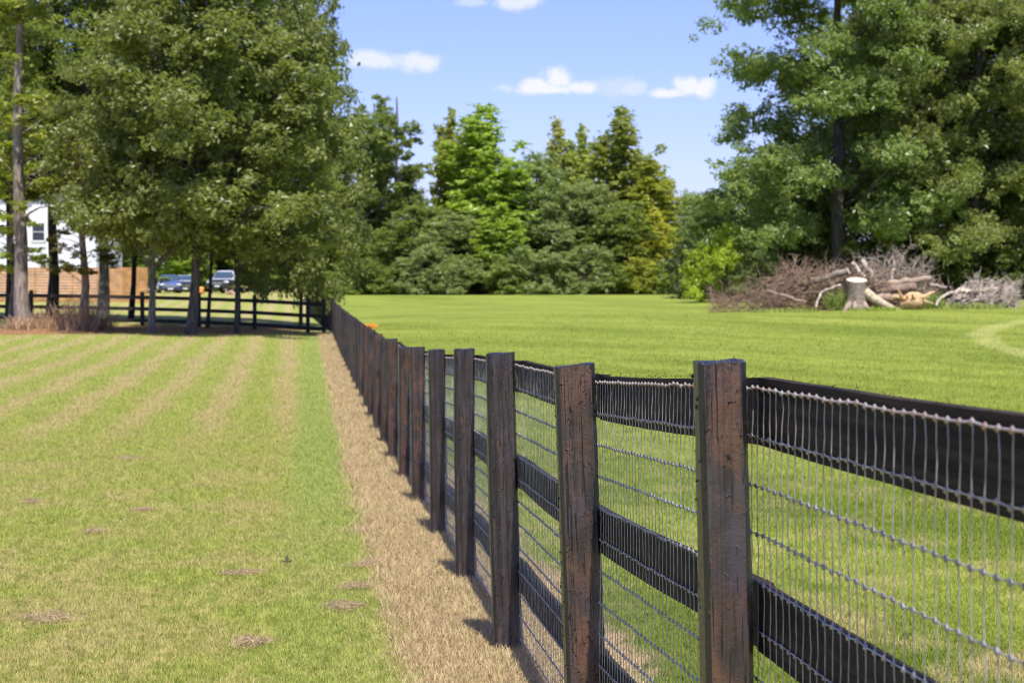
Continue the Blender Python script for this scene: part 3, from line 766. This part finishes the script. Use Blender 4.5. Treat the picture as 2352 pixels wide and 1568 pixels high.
# timber screen
def timber_screen():
    Y = 121.0; x0, x1 = X(-90, Y), X(337, Y); root = empty('timber_fence', (x0, Y, G(x0, Y)))
    tag(root, 'tan timber privacy fence of narrow horizontal slats in front of the white house', 'fence')
    m = simple("cedar_slats", (.44, .225, .085), .7, var=.3, scale=2.0)
    top = H(614, Y) - G(x0, Y); n = 15; b = MB(); L = x1 - x0
    for i in range(n):
        z = -.55 + (top + .55) * (i + .5) / n; b.box((L / 2, 0, z), (L, .03, (top + .55) / n - .022))
    b.build('slat_panel', m, root)
    for i in range(6):
        b = MB(); b.box((L * i / 5, .07, (top - .5) / 2), (.1, .1, top + .5)); b.build('post', m, root)
timber_screen()

# house
def house():
    Y = 136.0; x0, x1 = X(-240, Y), X(222, Y); g = G(x1, Y) - .3; W = x1 - x0; D = 9.0; h = H(440, Y) - g
    root = empty('house', ((x0 + x1) / 2, Y, g)); tag(root, 'white two storey house behind the timber fence at the left edge', 'house')
    mw = simple("white_siding", (.80, .82, .86), .7, var=.05, scale=1.0); mr = simple("brown_shingles", (.22, .17, .15), .9, var=.3, scale=8)
    mg = simple("window_glass", (.03, .04, .05), .12, var=.1); mt = simple("white_trim", (.82, .82, .82), .5, var=.03)
    b = MB(); b.box((0, D / 2, h / 2), (W, D, h))
    for k in range(int(h / .2)): b.box((0, -.008, .1 + k * .2), (W - .02, .012, .012))
    b.build('wall', mw, root)
    rz = 2.8; b = MB(); e = .45
    b.add([(-W/2-e,-e,h-.1),(W/2+e,-e,h-.1),(W/2+e,D/2,h+rz),(-W/2-e,D/2,h+rz),(-W/2-e,D+e,h-.1),(W/2+e,D+e,h-.1),
           (-W/2-e,-e,h+.06),(W/2+e,-e,h+.06),(W/2+e,D/2,h+rz+.16),(-W/2-e,D/2,h+rz+.16),(-W/2-e,D+e,h+.06),(W/2+e,D+e,h+.06)],
          [(0,3,2,1),(3,4,5,2),(6,7,8,9),(9,8,11,10),(0,1,7,6),(5,4,10,11),(1,2,8,7),(2,5,11,8),(3,0,6,9),(4,3,9,10)])
    b.build('roof', mr, root)
    cxh = (x0 + x1) / 2
    for xd, yd in ((90, 533), (-60, 533), (-60, 605)):
        wx = X(xd, Y) - cxh; wz = H(yd, Y) - g; ww, wh = .95, 1.35
        w = MB()
        for dx, dz, sx, sz in ((-ww/2, 0, .09, wh + .09), (ww/2, 0, .09, wh + .09), (0, wh/2, ww, .09), (0, -wh/2, ww, .11), (0, 0, ww, .04)): w.box((wx + dx, -.04, wz + dz), (sx, .07, sz))
        f = w.build('window', mt, root); p = MB(); p.box((wx, -.018, wz), (ww, .02, wh)); p.build('pane', mg, f)
house()

# ------------------------------------------------------------------ vehicles far off in the gap between the trunks
m_glass = simple("car_glass", (.05, .08, .12), .08, var=.1); m_tyre = simple("tyre_rubber", (.02, .02, .02), .85); m_rim = simple("alloy", (.5, .5, .52), .3, .9)
m_lamp = simple("lamp_lens", (.85, .87, .9), .1, .3, var=.05); m_dark = simple("dark_plastic", (.025, .025, .028), .5); m_chrome = simple("chrome", (.75, .76, .78), .12, 1.0, var=.05)
def paint(name, c, r=.25):
    m, nt, out = newmat(name); principled(nt, out, c, r, .25, **{'Coat Weight': 1.0, 'Coat Roughness': .05}); return m
def loft(b, secs):
    """secs: (y, half width low, half width high, z low, z high) -> rounded box sections"""
    V = []; n = 12
    for y, wl, wh, zl, zh in secs:
        r = min(.16, (zh - zl) * .3)
        V += [(-wl+.05,y,zl),(wl-.05,y,zl),(wl,y,zl+r*.6),(wl,y,zl+(zh-zl)*.55),(wh,y,zh-r),(wh-r*.4,y,zh-r*.3),(wh-r*1.3,y,zh),(-wh+r*1.3,y,zh),(-wh+r*.4,y,zh-r*.3),(-wh,y,zh-r),(-wl,y,zl+(zh-zl)*.55),(-wl,y,zl+r*.6)]
    f = []
    for i in range(len(secs) - 1):
        for q in range(n): f.append((i*n+q, i*n+(q+1)%n, (i+1)*n+(q+1)%n, (i+1)*n+q))
    b.add(V, f)
    for i in (0, len(secs) - 1):
        c = np.mean(V[i*n:(i+1)*n], axis=0); b.add(list(V[i*n:(i+1)*n]) + [c], [(q, (q+1)%n, n, n) for q in range(n)])
def wheel(root, x, y, r, w):
    b = MB(); k = 20; V = []
    for xx, rr in ((-w/2, r*.6), (-w/2, r*.93), (-w*.35, r), (w*.35, r), (w/2, r*.93), (w/2, r*.6)):
        V += [(x + xx, y + rr * math.cos(t), r + rr * math.sin(t)) for t in np.arange(k) * 2 * math.pi / k]
    b.add(V, [(a*k+q, a*k+(q+1)%k, (a+1)*k+(q+1)%k, (a+1)*k+q) for a in range(5) for q in range(k)])
    t = b.build('tyre', m_tyre, root); h = MB()
    for sx in (-1, 1):
        ring = [(x + sx * w * .42, y + r*.62 * math.cos(a), r + r*.62 * math.sin(a)) for a in np.arange(k) * 2 * math.pi / k]
        h.add(ring + [(x + sx * w * .5, y, r)], [(q, (q+1)%k, k, k) for q in range(k)])
    h.build('rim', m_rim, t)
def car(name, cat, label, xd, Y, rz, W, body, green, pm, gm_top, lamp_z, nose, rad=.33, wy=(.85, 3.45)):
    x = X(xd, Y); root = empty(name, (x, Y, G(x, Y)), rz); tag(root, label, cat, 'vehicles parked beyond the cross fence')
    b = MB(); loft(b, body); bo = b.build('body', pm, root, True)
    b = MB(); loft(b, green); b.build('cab', gm_top, root, True)
    y0, y1 = green[0][0], green[1][0]; z0, z1 = green[0][4], green[1][4]
    h = W * .40
    d = np.array((0, -(z1 - z0), (y1 - y0))); d = d / np.linalg.norm(d) * .012
    b = MB(); V = [np.array((sx * (h if t < .5 else h * .86), y0 + (y1 - y0) * t, z0 + (z1 - z0) * t)) + d for sx, t in ((-1, .10), (1, .10), (1, .90), (-1, .90))]
    b.add(V, [(0, 1, 2, 3)]); b.build('windscreen', m_glass, root)
    for sx in (-1, 1):
        b = MB(); b.box((sx * W * .36, nose + .01, lamp_z), (W * .19, .12, .16)); b.blob((sx * W * .36, nose - .04, lamp_z), (W * .09, .05, .08), 3); b.build('headlight', m_lamp, root, True)
        b = MB(); b.blob((sx * (W * .5 + .09), y0 + .35, z0 + .12), (.12, .06, .09), 4); b.build('mirror', pm, root, True)
        for yy in wy: wheel(root, sx * (W * .5 - .13), yy, rad, .22)
    b = MB()
    for k in range(3): b.box((0, nose - .02, lamp_z - .02 - k * .07), (W * .44, .06, .04))
    b.build('grille', m_chrome, root)
    b = MB(); b.box((0, nose - .02, lamp_z - .34), (W * .92, .2, .16)); b.build('bumper', m_dark, root)
    b = MB(); b.box((0, nose - .13, lamp_z - .33), (.42, .02, .12)); b.build('number_plate', m_lamp, root)
sb = [(0, .70, .62, .30, .70), (.12, .84, .74, .22, .80), (.9, .90, .82, .2, .93), (1.35, .90, .82, .2, 1.0), (3.4, .90, .82, .2, 1.0), (4.1, .88, .76, .25, .98), (4.3, .8, .66, .35, .9)]
sg = [(1.1, .80, .78, .80, .98), (1.95, .80, .66, .9, 1.47), (2.6, .80, .66, .9, 1.5), (3.3, .80, .64, .9, 1.44), (4.05, .78, .7, .8, 1.0)]
car('car', 'car', 'blue car facing the camera under the trees beyond the cross fence', 392, 150, R(14), 1.84, sb, sg, paint("blue_car_paint", (.11, .17, .36)), paint("blue_roof_paint", (.11, .17, .36)), .68, 0)
car('car', 'car', 'dark car half hidden by the brown trunk right of the blue car', 426, 158, R(12), 1.8, sb, sg, paint("charcoal_paint", (.03, .032, .035)), paint("pale_roof_highlight", (.6, .6, .62)), .66, 0)  # pale roof colour stands in for the highlight on a dark car
tb = [(0, .92, .86, .50, 1.00), (.1, .98, .92, .45, 1.10), (1.5, 1.0, .94, .45, 1.16), (3.2, 1.0, .95, .45, 1.16), (5.4, 1.0, .95, .45, 1.14), (5.5, .95, .9, .5, 1.1)]
tg = [(1.35, .90, .90, .95, 1.14), (1.95, .90, .78, 1.0, 1.82), (2.6, .90, .78, 1.0, 1.88), (3.5, .90, .78, 1.0, 1.84), (3.7, .9, .84, .95, 1.2)]
car('truck', 'truck', 'dark pickup truck with a pale cab facing the camera under the trees', 500, 151, R(-8), 2.0, tb, tg, paint("black_truck_paint", (.022, .024, .028)), paint("white_cab", (.72, .73, .75)), .92, 0, .40, (.95, 4.3))  # cab coloured pale above the dark body
def drum():
    Y = 147.; x = X(461, Y); g = G(x, Y); m = simple("orange_plastic", (.75, .30, .06), .5, var=.12); root = empty('drum', (x, Y, g)); tag(root, 'orange drum beside the dark pickup truck', 'drum')
    b = MB(); k = 18; V = []
    pr = [(.20, 0), (.27, .02), (.27, .17), (.285, .19), (.27, .21), (.27, .36), (.285, .38), (.27, .40), (.26, .54), (.22, .56)]
    for r, z in pr: V += [(r*math.cos(t), r*math.sin(t), z) for t in np.arange(k)*2*math.pi/k]
    b.add(V, [(a*k+q, a*k+(q+1)%k, (a+1)*k+(q+1)%k, (a+1)*k+q) for a in range(len(pr)-1) for q in range(k)]); b.build('shell', m, root, True)
    b = MB(); V = [(.22*math.cos(t), .22*math.sin(t), .55) for t in np.arange(k)*2*math.pi/k] + [(0, 0, .56)]; b.add(V, [(q, (q+1)%k, k, k) for q in range(k)]); b.build('lid', m, root)
drum()
m_rock = simple("reddish_rubble", (.42, .27, .20), .9, var=.35, scale=4)
b = MB(); Y = 147.; x = X(531, Y)
for i in range(26):
    r = random.uniform(.08, .17); a = random.uniform(0, 6.3); q = random.uniform(0, .42)
    b.blob((q * math.cos(a), q * math.sin(a), (.44 - q) * random.uniform(.1, .9)), (r, r, r * .8), i, 7, 5, .25)
o = b.build('rubble_heap', m_rock); o.location = (x, Y, G(x, Y)); tag(o, 'low heap of reddish rubble right of the dark pickup truck', 'rubble')

# ------------------------------------------------------------------ brush pile
m_wood, nt, out = newmat("dead_wood")
P = objcoord(nt); x, y, z = sepxyz(nt, P.k); inf = nt.nodes.new('ShaderNodeObjectInfo'); f = noise(nt, P, 9, 5, .7); g = noise(nt, P, 2.2, 3)
c = mixc(nt, f.step(.3, .7), (.5, .48, .46), (1.35, 1.3, 1.25)); c = mixc(nt, g.step(.5, .7) * .5, c, (.55, .5, .45))
principled(nt, out, mixc(nt, 1.0, S(nt, inf.outputs['Color']), c, 'MULTIPLY'), .85, spec=.2, bump=f, bs=.7, bd=.02)
m_cut = simple("sawn_face", (.72, .60, .42), .7, var=.15, scale=7)
def brush(name, label, cat, x0, x1, ytop, Y, depth, n, color, seed, thick=.02, spread=1.0, up=.5, direction=None, group=None):
    rg = np.random.default_rng(seed); xa, xb = X(x0, Y), X(x1, Y); xc = (xa + xb) / 2; hw = (xb - xa) / 2; g = G(xc, Y); h = H(ytop, Y) - g
    P = []; Rr = []
    for i in range(n):
        bx = rg.uniform(-.9, .9) * hw; by = rg.normal(0, depth * .35); hh = h * math.sqrt(max(.05, 1 - (bx / hw) ** 2))
        p = np.array((bx, by, rg.uniform(0, .75) * hh)); L = rg.uniform(.4, 1.15) * min(1.5, hw)
        d = rg.normal(0, 1, 3) * (1, .6, .5) + (0, 0, up * .5)
        if direction is not None: d = np.array(direction) + rg.normal(0, .35, 3)
        d /= np.linalg.norm(d); pts = [p]; r = thick * rg.uniform(.5, 1.6); 
        for q in range(5):
            d = d + rg.normal(0, .28, 3); d /= np.linalg.norm(d); pn = pts[-1] + d * L / 5; lim = h * (1.0 + .15 * rg.random()) ; pn[2] = np.clip(pn[2], .0, lim); pn[0] = np.clip(pn[0], -hw * 1.05, hw * 1.05); pts.append(pn)
        P.append(pts); Rr.append(np.linspace(r, r * .25, 6))
        for t in range(rg.integers(3, 7)):
            a = rg.integers(1, 5); dd = d + rg.normal(0, .8, 3); dd /= np.linalg.norm(dd); s0 = pts[a]; l2 = L * rg.uniform(.15, .45)
            tw = [s0 + dd * l2 * u + rg.normal(0, .03, 3) * u for u in np.linspace(0, 1, 6)]; P.append(tw); Rr.append(np.linspace(r * .45, r * .12, 6))
    b = MB(); b.tubes(np.array(P), np.array(Rr), 4, cap=False)
    o = b.build(name, m_wood); o.location = (xc, Y, g); o.color = (*color, 1); tag(o, label, cat, group); return o
GBR = 'dead wood heaped in the pasture'
brush('brush_heap', 'low reddish brown brush at the left end of the wood pile', 'brush', 1640, 1800, 652, 76, 1.2, 200, (.33, .225, .18), 1, .013, group=GBR)
brush('brush_heap', 'tall reddish brown brush heap between the low brush and the stump', 'brush', 1760, 1950, 600, 76.5, 1.6, 520, (.36, .255, .185), 2, .019, group=GBR)
brush('brush_heap', 'grey tangled twig heap rising behind the stump', 'brush', 1960, 2135, 580, 77.8, 1.2, 400, (.40, .345, .28), 3, .021, up=1.4, group=GBR)
brush('brush_heap', 'brown mixed branches piled round the back of the stump', 'brush', 1885, 2030, 612, 76.0, 1.0, 190, (.31, .235, .175), 6, .032, group=GBR)
brush('brush_heap', 'bleached grey branches lying at the right end of the wood pile', 'brush', 2165, 2322, 650, 76, 1.0, 230, (.56, .49, .42), 4, .028, direction=(.9, .1, .12), group=GBR)
brush('brush_heap', 'brown broken branches behind the fallen logs right of the stump', 'brush', 1990, 2150, 634, 77.0, .8, 120, (.36, .28, .20), 5, .03, group=GBR)
def log(label, pts, r0, r1, color, bend=.04, cut=True, name='log', cat='log', knots=2):
    rg = np.random.default_rng(int(pts[0][0])); Q = np.array([(X(a, Y), Y, H(b_, Y)) for a, b_, Y in pts]); base = Q[0].copy()
    t = np.linspace(0, 1, 9); k = np.linspace(0, 1, len(Q)); path = np.stack([np.interp(t, k, Q[:, i]) for i in range(3)], -1) - base
    path[1:-1] += rg.normal(0, bend, (7, 3)) * .6
    rr = np.linspace(r0, r1, 9) * rg.uniform(.9, 1.12, 9)
    root = empty(name, tuple(base)); tag(root, label, cat, GBR)
    b = MB(); b.tubes(path[None], rr[None], 10, cap=True)
    for _ in range(knots):
        a = rg.integers(2, 8); d = rg.normal(0, 1, 3); d /= np.linalg.norm(d); b.tubes([[path[a], path[a] + d * r0 * 2.2]], [[r0 * .4, r0 * .25]], 6)
    o = b.build('trunk', m_wood, root, True); o.color = (*color, 1)
    if cut:
        e = path[0]; d = path[0] - path[1]; d /= np.linalg.norm(d); a = np.cross(d, (0.1, .2, 1)); a /= np.linalg.norm(a); c = np.cross(d, a)
        for e, q, sg_ in ((path[0], rr[0], 1), (path[-1], rr[-1], -1)):
            e = e + d * .006 * sg_; b = MB(); b.add([e + (a * math.cos(u) + c * math.sin(u)) * q * .93 for u in np.arange(12) * math.pi / 6] + [e + d * .004 * sg_], [(i, (i + 1) % 12, 12, 12) for i in range(12)]); b.build('cut_end', m_cut, root)
TANW, GREYW, PALE = (.40, .31, .235), (.33, .28, .235), (.52, .45, .37)
log('grey brown log propped on the reddish brush left of the stump', [(1948, 622, 75.6), (1850, 652, 76.2)], .13, .16, GREYW)
log('pale upright broken limb behind the stump, the taller of two', [(2012, 648, 76.2), (1978, 596, 76.4)], .13, .10, PALE)
log('pale broken limb leaning left behind the stump, the shorter of two', [(1990, 645, 76.0), (1956, 604, 76.2)], .12, .09, PALE)
log('long tan log sticking out to the right over the root lump', [(2138, 640, 75.8), (2020, 652, 76.0)], .12, .15, TANW)
log('thick brown log lying right of the stump', [(2000, 668, 75.6), (2100, 660, 75.8)], .22, .18, (.27, .20, .15))
log('short tan log lying low beside the root lump', [(2012, 684, 75.3), (2070, 682, 75.3)], .16, .14, TANW)
log('slim brown branch slanting to the grass in front of the reddish brush', [(1852, 694, 74.6), (1760, 668, 75.4)], .05, .06, (.36, .27, .21), cut=False, name='branch', cat='branch')
log('bleached crooked branch standing on the grass left of the stump', [(1874, 706, 74.4), (1884, 672, 74.8), (1930, 655, 75.2)], .04, .055, PALE, cut=False, name='branch', cat='branch')
log('thin grey branch poking up from the twig heap', [(2048, 640, 76.5), (2054, 598, 76.5)], .06, .03, PALE, cut=False, name='branch', cat='branch')
log('bleached forked limb bending down to the grass left of the bleached branches', [(2150, 702, 74.8), (2175, 676, 75.2), (2212, 660, 75.8)], .055, .07, PALE, cut=False, name='branch', cat='branch')
log('thick pale limb running through the bleached branches', [(2200, 668, 75.6), (2316, 664, 76.2)], .09, .06, PALE)
log('short grey limb lying above the root lump', [(2130, 655, 76), (2175, 660, 76)], .09, .07, GREYW, name='branch', cat='branch', cut=False)
log('bare bleached branch hanging in the grey green bush', [(1736, 610, 105), (1760, 588, 105), (1806, 574, 105)], .07, .03, PALE, cut=False, name='branch', cat='branch')
def stump():
    Y = 74.6; x = X(1968, Y); g = G(x, Y); root = empty('stump', (x, Y, g)); tag(root, 'upright sawn tree stump with a pale round top and flared roots', 'stump', GBR)
    h = H(643, Y) - g; rg = np.random.default_rng(4); k = 22; V = []; prof = [(-.1, .56), (.05, .49), (.2, .42), (.45, .38), (.8, .365), (h, .40)]
    ph = rg.uniform(0, 6, 3)
    for z, r in prof:
        for a in np.arange(k) * 2 * math.pi / k:
            q = r * (1 + (.22 * math.sin(3 * a + ph[0]) + .14 * math.sin(5 * a + ph[1])) * max(.12, 1 - z / .7)); V.append((q * math.cos(a), q * math.sin(a), z + (.10 * math.sin(a) if z == h else 0)))
    b = MB(); b.add(V, [(a*k+q, a*k+(q+1)%k, (a+1)*k+(q+1)%k, (a+1)*k+q) for a in range(len(prof)-1) for q in range(k)])
    o = b.build('trunk', m_wood, root, True); o.color = (.27, .225, .18, 1)
    ring = np.array(V[-k:]) + (0, 0, .004); b = MB(); b.add(list(ring) + [ring.mean(0) + (0, 0, .003)], [(q, (q+1)%k, k, k) for q in range(k)]); b.build('cut_face', m_cut, root)
    for j, (a, L, r) in enumerate(((-.2, 1.4, .2), (.25, 1.1, .16), (-.9, .35, .15), (-1.9, .25, .14), (-2.7, .3, .15), (2.6, .4, .13))):
        d = np.array((math.cos(a), math.sin(a), 0)); hh = .75 if j < 2 else .28; p = [d * .30 + (0, 0, hh), d * (.32 + L * .3) + (0, 0, hh * .55), d * (.32 + L * .65) + (.0, .0, hh * .2), d * (.32 + L) + (0, 0, -.06)]
        b = MB(); b.tubes([p], [[r, r * .9, r * .7, r * .4]], 9); o = b.build('root', m_wood, root, True); o.color = (.60, .50, .36, 1) if j < 2 else (.42, .34, .27, 1)
stump()
def root_lump():
    Y = 75.0; x = X(2098, Y); b = MB(); rg = np.random.default_rng(9); V = []
    b.blob((0, 0, .28), (.52, .4, .36), 5, 14, 9, .22)
    for a in np.linspace(0, 6.2, 13):
        d = np.array((math.cos(a), .6 * math.sin(a), rg.uniform(-.1, .6))); s0 = np.array((0, 0, .28)) + d * .3
        b.tubes([[s0, s0 + d * .2 + rg.normal(0, .05, 3), s0 + d * rg.uniform(.3, .6) + rg.normal(0, .08, 3)]], [[.11, .08, .03]], 6)
    o = b.build('root_lump', m_wood, smooth=True); o.location = (x, Y, G(x, Y)); o.color = (.60, .42, .23, 1); tag(o, 'torn yellow brown root lump between the fallen logs and the bleached branches', 'root', GBR)
root_lump()
m_weed, nt, out = newmat("weeds")
inf = nt.nodes.new('ShaderNodeObjectInfo'); v = attr(nt, 'var')
principled(nt, out, mixc(nt, 1.0, S(nt, inf.outputs['Color']), mixc(nt, v, (.6, .6, .6), (1.4, 1.4, 1.4)), 'MULTIPLY'), .7, spec=.2)
def weeds(name, label, cat, x, y, w, h, n, color, seed, width=.01, group=None, lean=.35):
    rg = np.random.default_rng(seed); a = rg.uniform(0, 6.3, n); q = w * np.sqrt(rg.random(n)); px, py = q * np.cos(a), q * np.sin(a) * .7
    L = h * rg.uniform(.45, 1.05, n); d = np.stack([rg.normal(0, lean, n), rg.normal(0, lean, n), np.ones(n)], -1); d /= np.linalg.norm(d, axis=1, keepdims=True)
    g0 = G(x, y); base = np.stack([px, py, ground(x + px, y + py) - g0 - .02], -1); bend = np.stack([rg.normal(0, .2, n), rg.normal(0, .2, n), -.12 * np.ones(n)], -1)
    P = np.stack([base, base + d * (L * .4)[:, None], base + d * (L * .75)[:, None] + bend * (L * .3)[:, None], base + d * L[:, None] + bend * L[:, None] * .9], 1)
    b = MB(); b.tubes(P, np.array([[width, width * .9, width * .7, width * .2]]).repeat(n, 0), 3, var=rg.random(n), cap=False)
    o = b.build(name, m_weed); o.location = (x, y, g0); o.color = (*color, 1); tag(o, label, cat, group); return o
for i, (xd, Y, w, h, n, c_, lab) in enumerate((
  (1925, 74.9, .45, 1.05, 260, (.20, .26, .05), 'green weeds growing up the left side of the stump'),
  (2010, 73.9, 1.0, .26, 420, (.24, .30, .05), 'low grass tufts at the foot of the stump'),
  (1800, 74.2, 1.4, .24, 420, (.24, .29, .06), 'low grass tufts in front of the reddish brush'),
  (2240, 74.8, 1.2, .35, 420, (.25, .29, .07), 'long grass in front of the bleached branches'),
  (2145, 75.6, .35, .8, 160, (.19, .27, .05), 'green weed clump behind the root lump'),
  (2075, 77.2, .3, 1.5, 120, (.19, .27, .05), 'tall green shoots beside the grey twig heap'))):
    weeds('weeds', lab, 'weeds', X(xd, Y), Y, w, h, n, c_, 400 + i, .012, 'weeds round the wood pile')
for i, (xd, Y, w, h, n, lab) in enumerate((
  (42, 69, .5, .7, 160, 'dry tan weeds at the foot of the leftmost pale trunk'),
  (98, 71, .7, 1.0, 220, 'dry tan weeds between the pale trunk and the tan trunk'),
  (180, 69.5, .75, 1.5, 300, 'tall dry weed stalks round the short tan trunk'),
  (228, 70.5, .6, .9, 180, 'dry weeds just right of the short tan trunk'))):
    weeds('weeds', lab, 'weeds', X(xd, Y), Y, w, h, n, (.42, .28, .17), 420 + i, .011, 'dry weeds under the trees')
weeds('weeds', 'small orange leaved clump in the pasture just beyond the fence', 'weeds', X(850, 76), 76, .22, .3, 220, (.85, .40, .06), 440, .014)

# ------------------------------------------------------------------ small things on the lawn and by the near posts
def on_lawn(xd, yd):
    Y = 8.0
    for _ in range(40): Y = (CAMZ - G(X(xd, Y), Y)) * F / (yd - 660)
    return X(xd, Y), Y
GH = 'dry clippings lying on the lawn'
for i, (xd, yd, w, lab) in enumerate((
  (580, 1484, .12, 'dry clippings clump nearest the bottom of the lawn, below the dark dead leaf'), (785, 1396, .14, 'flat dry clippings clump close to the tan strip'), (552, 1322, .15, 'dry clippings clump left of the dark dead leaf'),
  (850, 1306, .15, 'dry clippings clump right of the dark dead leaf, at the strip edge'), (325, 1176, .13, 'dry clippings clump farthest up the middle of the lawn'), (75, 1157, .12, 'dry clippings clump at the far left of the lawn'),
  (205, 1228, .12, 'dry clippings clump between the two upper left clumps'), (300, 1056, .22, 'wide dry clippings streak high on the left lawn'), (110, 1430, .20, 'large dry clippings patch in the lower left lawn corner'), (820, 1354, .11, 'small dry clippings clump above the flat clump by the strip'))):
    x, y = on_lawn(xd, yd); rg = np.random.default_rng(500 + i); n = 260; a = rg.uniform(0, 6.3, n); q = w * np.abs(rg.normal(0, .42, n)); jb = rg.integers(0, 5, n); jx, jy = rg.normal(0, .28, 5) * w, rg.normal(0, .45, 5) * w
    px, py = q * np.cos(a) + jx[jb], q * np.sin(a) + jy[jb]; q = np.minimum(q, w); z = ground(x + px, y + py) - G(x, y) + .012 + .018 * (1 - q / w / 1.3) * rg.random(n); t = rg.uniform(0, 6.3, n); L = rg.uniform(.03, .08, n)
    e = np.stack([np.cos(t) * L, np.sin(t) * L, rg.normal(0, .006, n)], -1); c0 = np.stack([px, py, z], -1); m_ = c0 + rg.normal(0, .006, (n, 3)) + (0, 0, .006)
    b = MB(); b.tubes(np.stack([c0 - e / 2, m_, c0 + e / 2], 1), .0012, 3, var=rg.random(n), cap=False)
    o = b.build('clippings_clump', m_weed); o.location = (x, y, G(x, y)); o.color = (.40, .30, .17, 1); tag(o, lab, 'clippings', GH)
x, y = on_lawn(657, 1304); b = MB()
for a, L in ((1.6, .045), (.3, .04), (2.9, .038), (-.6, .03)):
    d = np.array((math.cos(a), .4 * math.sin(a), abs(math.sin(a)) * .9)); s_ = np.array((-math.sin(a), 0, math.cos(a) * .3)); p0 = np.array((0, 0, .02))
    b.add([p0 - s_ * .003, p0 + d * L * .5 - s_ * .013, p0 + d * L + (0, .004, .004), p0 + d * L * .5 + s_ * .013, p0 + s_ * .003], [(0, 1, 2, 3), (0, 3, 4, 4)])
b.tubes([[(0, 0, .0), (.004, 0, .012), (0, 0, .02)]], .0015, 4)
o = b.build('dead_leaf', simple("dead_leaf", (.05, .045, .018), .7)); o.location = (x, y, G(x, y) + .01); tag(o, 'dark curled dead leaf lying alone on the lawn', 'leaf')
for i, (xd, yd, h, n, c_, lab) in enumerate((
  (1192, 1500, .20, 7, (.62, .48, .28), 'few tall dry grass stalks in front of the third post from the right'),
  (1072, 1335, .10, 9, (.60, .46, .27), 'short dry grass stalks at the foot of the post left of the tall stalks'),
  (1010, 1222, .10, 9, (.60, .46, .27), 'curled dry grass at the foot of the second post left of the tall stalks'),
  (1110, 1555, .05, 40, (.28, .40, .08), 'small green weed on the tan strip at the bottom edge'))):
    x, y = on_lawn(xd, yd); weeds('grass_stalks' if i < 3 else 'weeds', lab, 'grass stalks' if i < 3 else 'weeds', x, y, .045, h, n, c_, 600 + i, .0014, lean=.3 if i < 3 else .9)
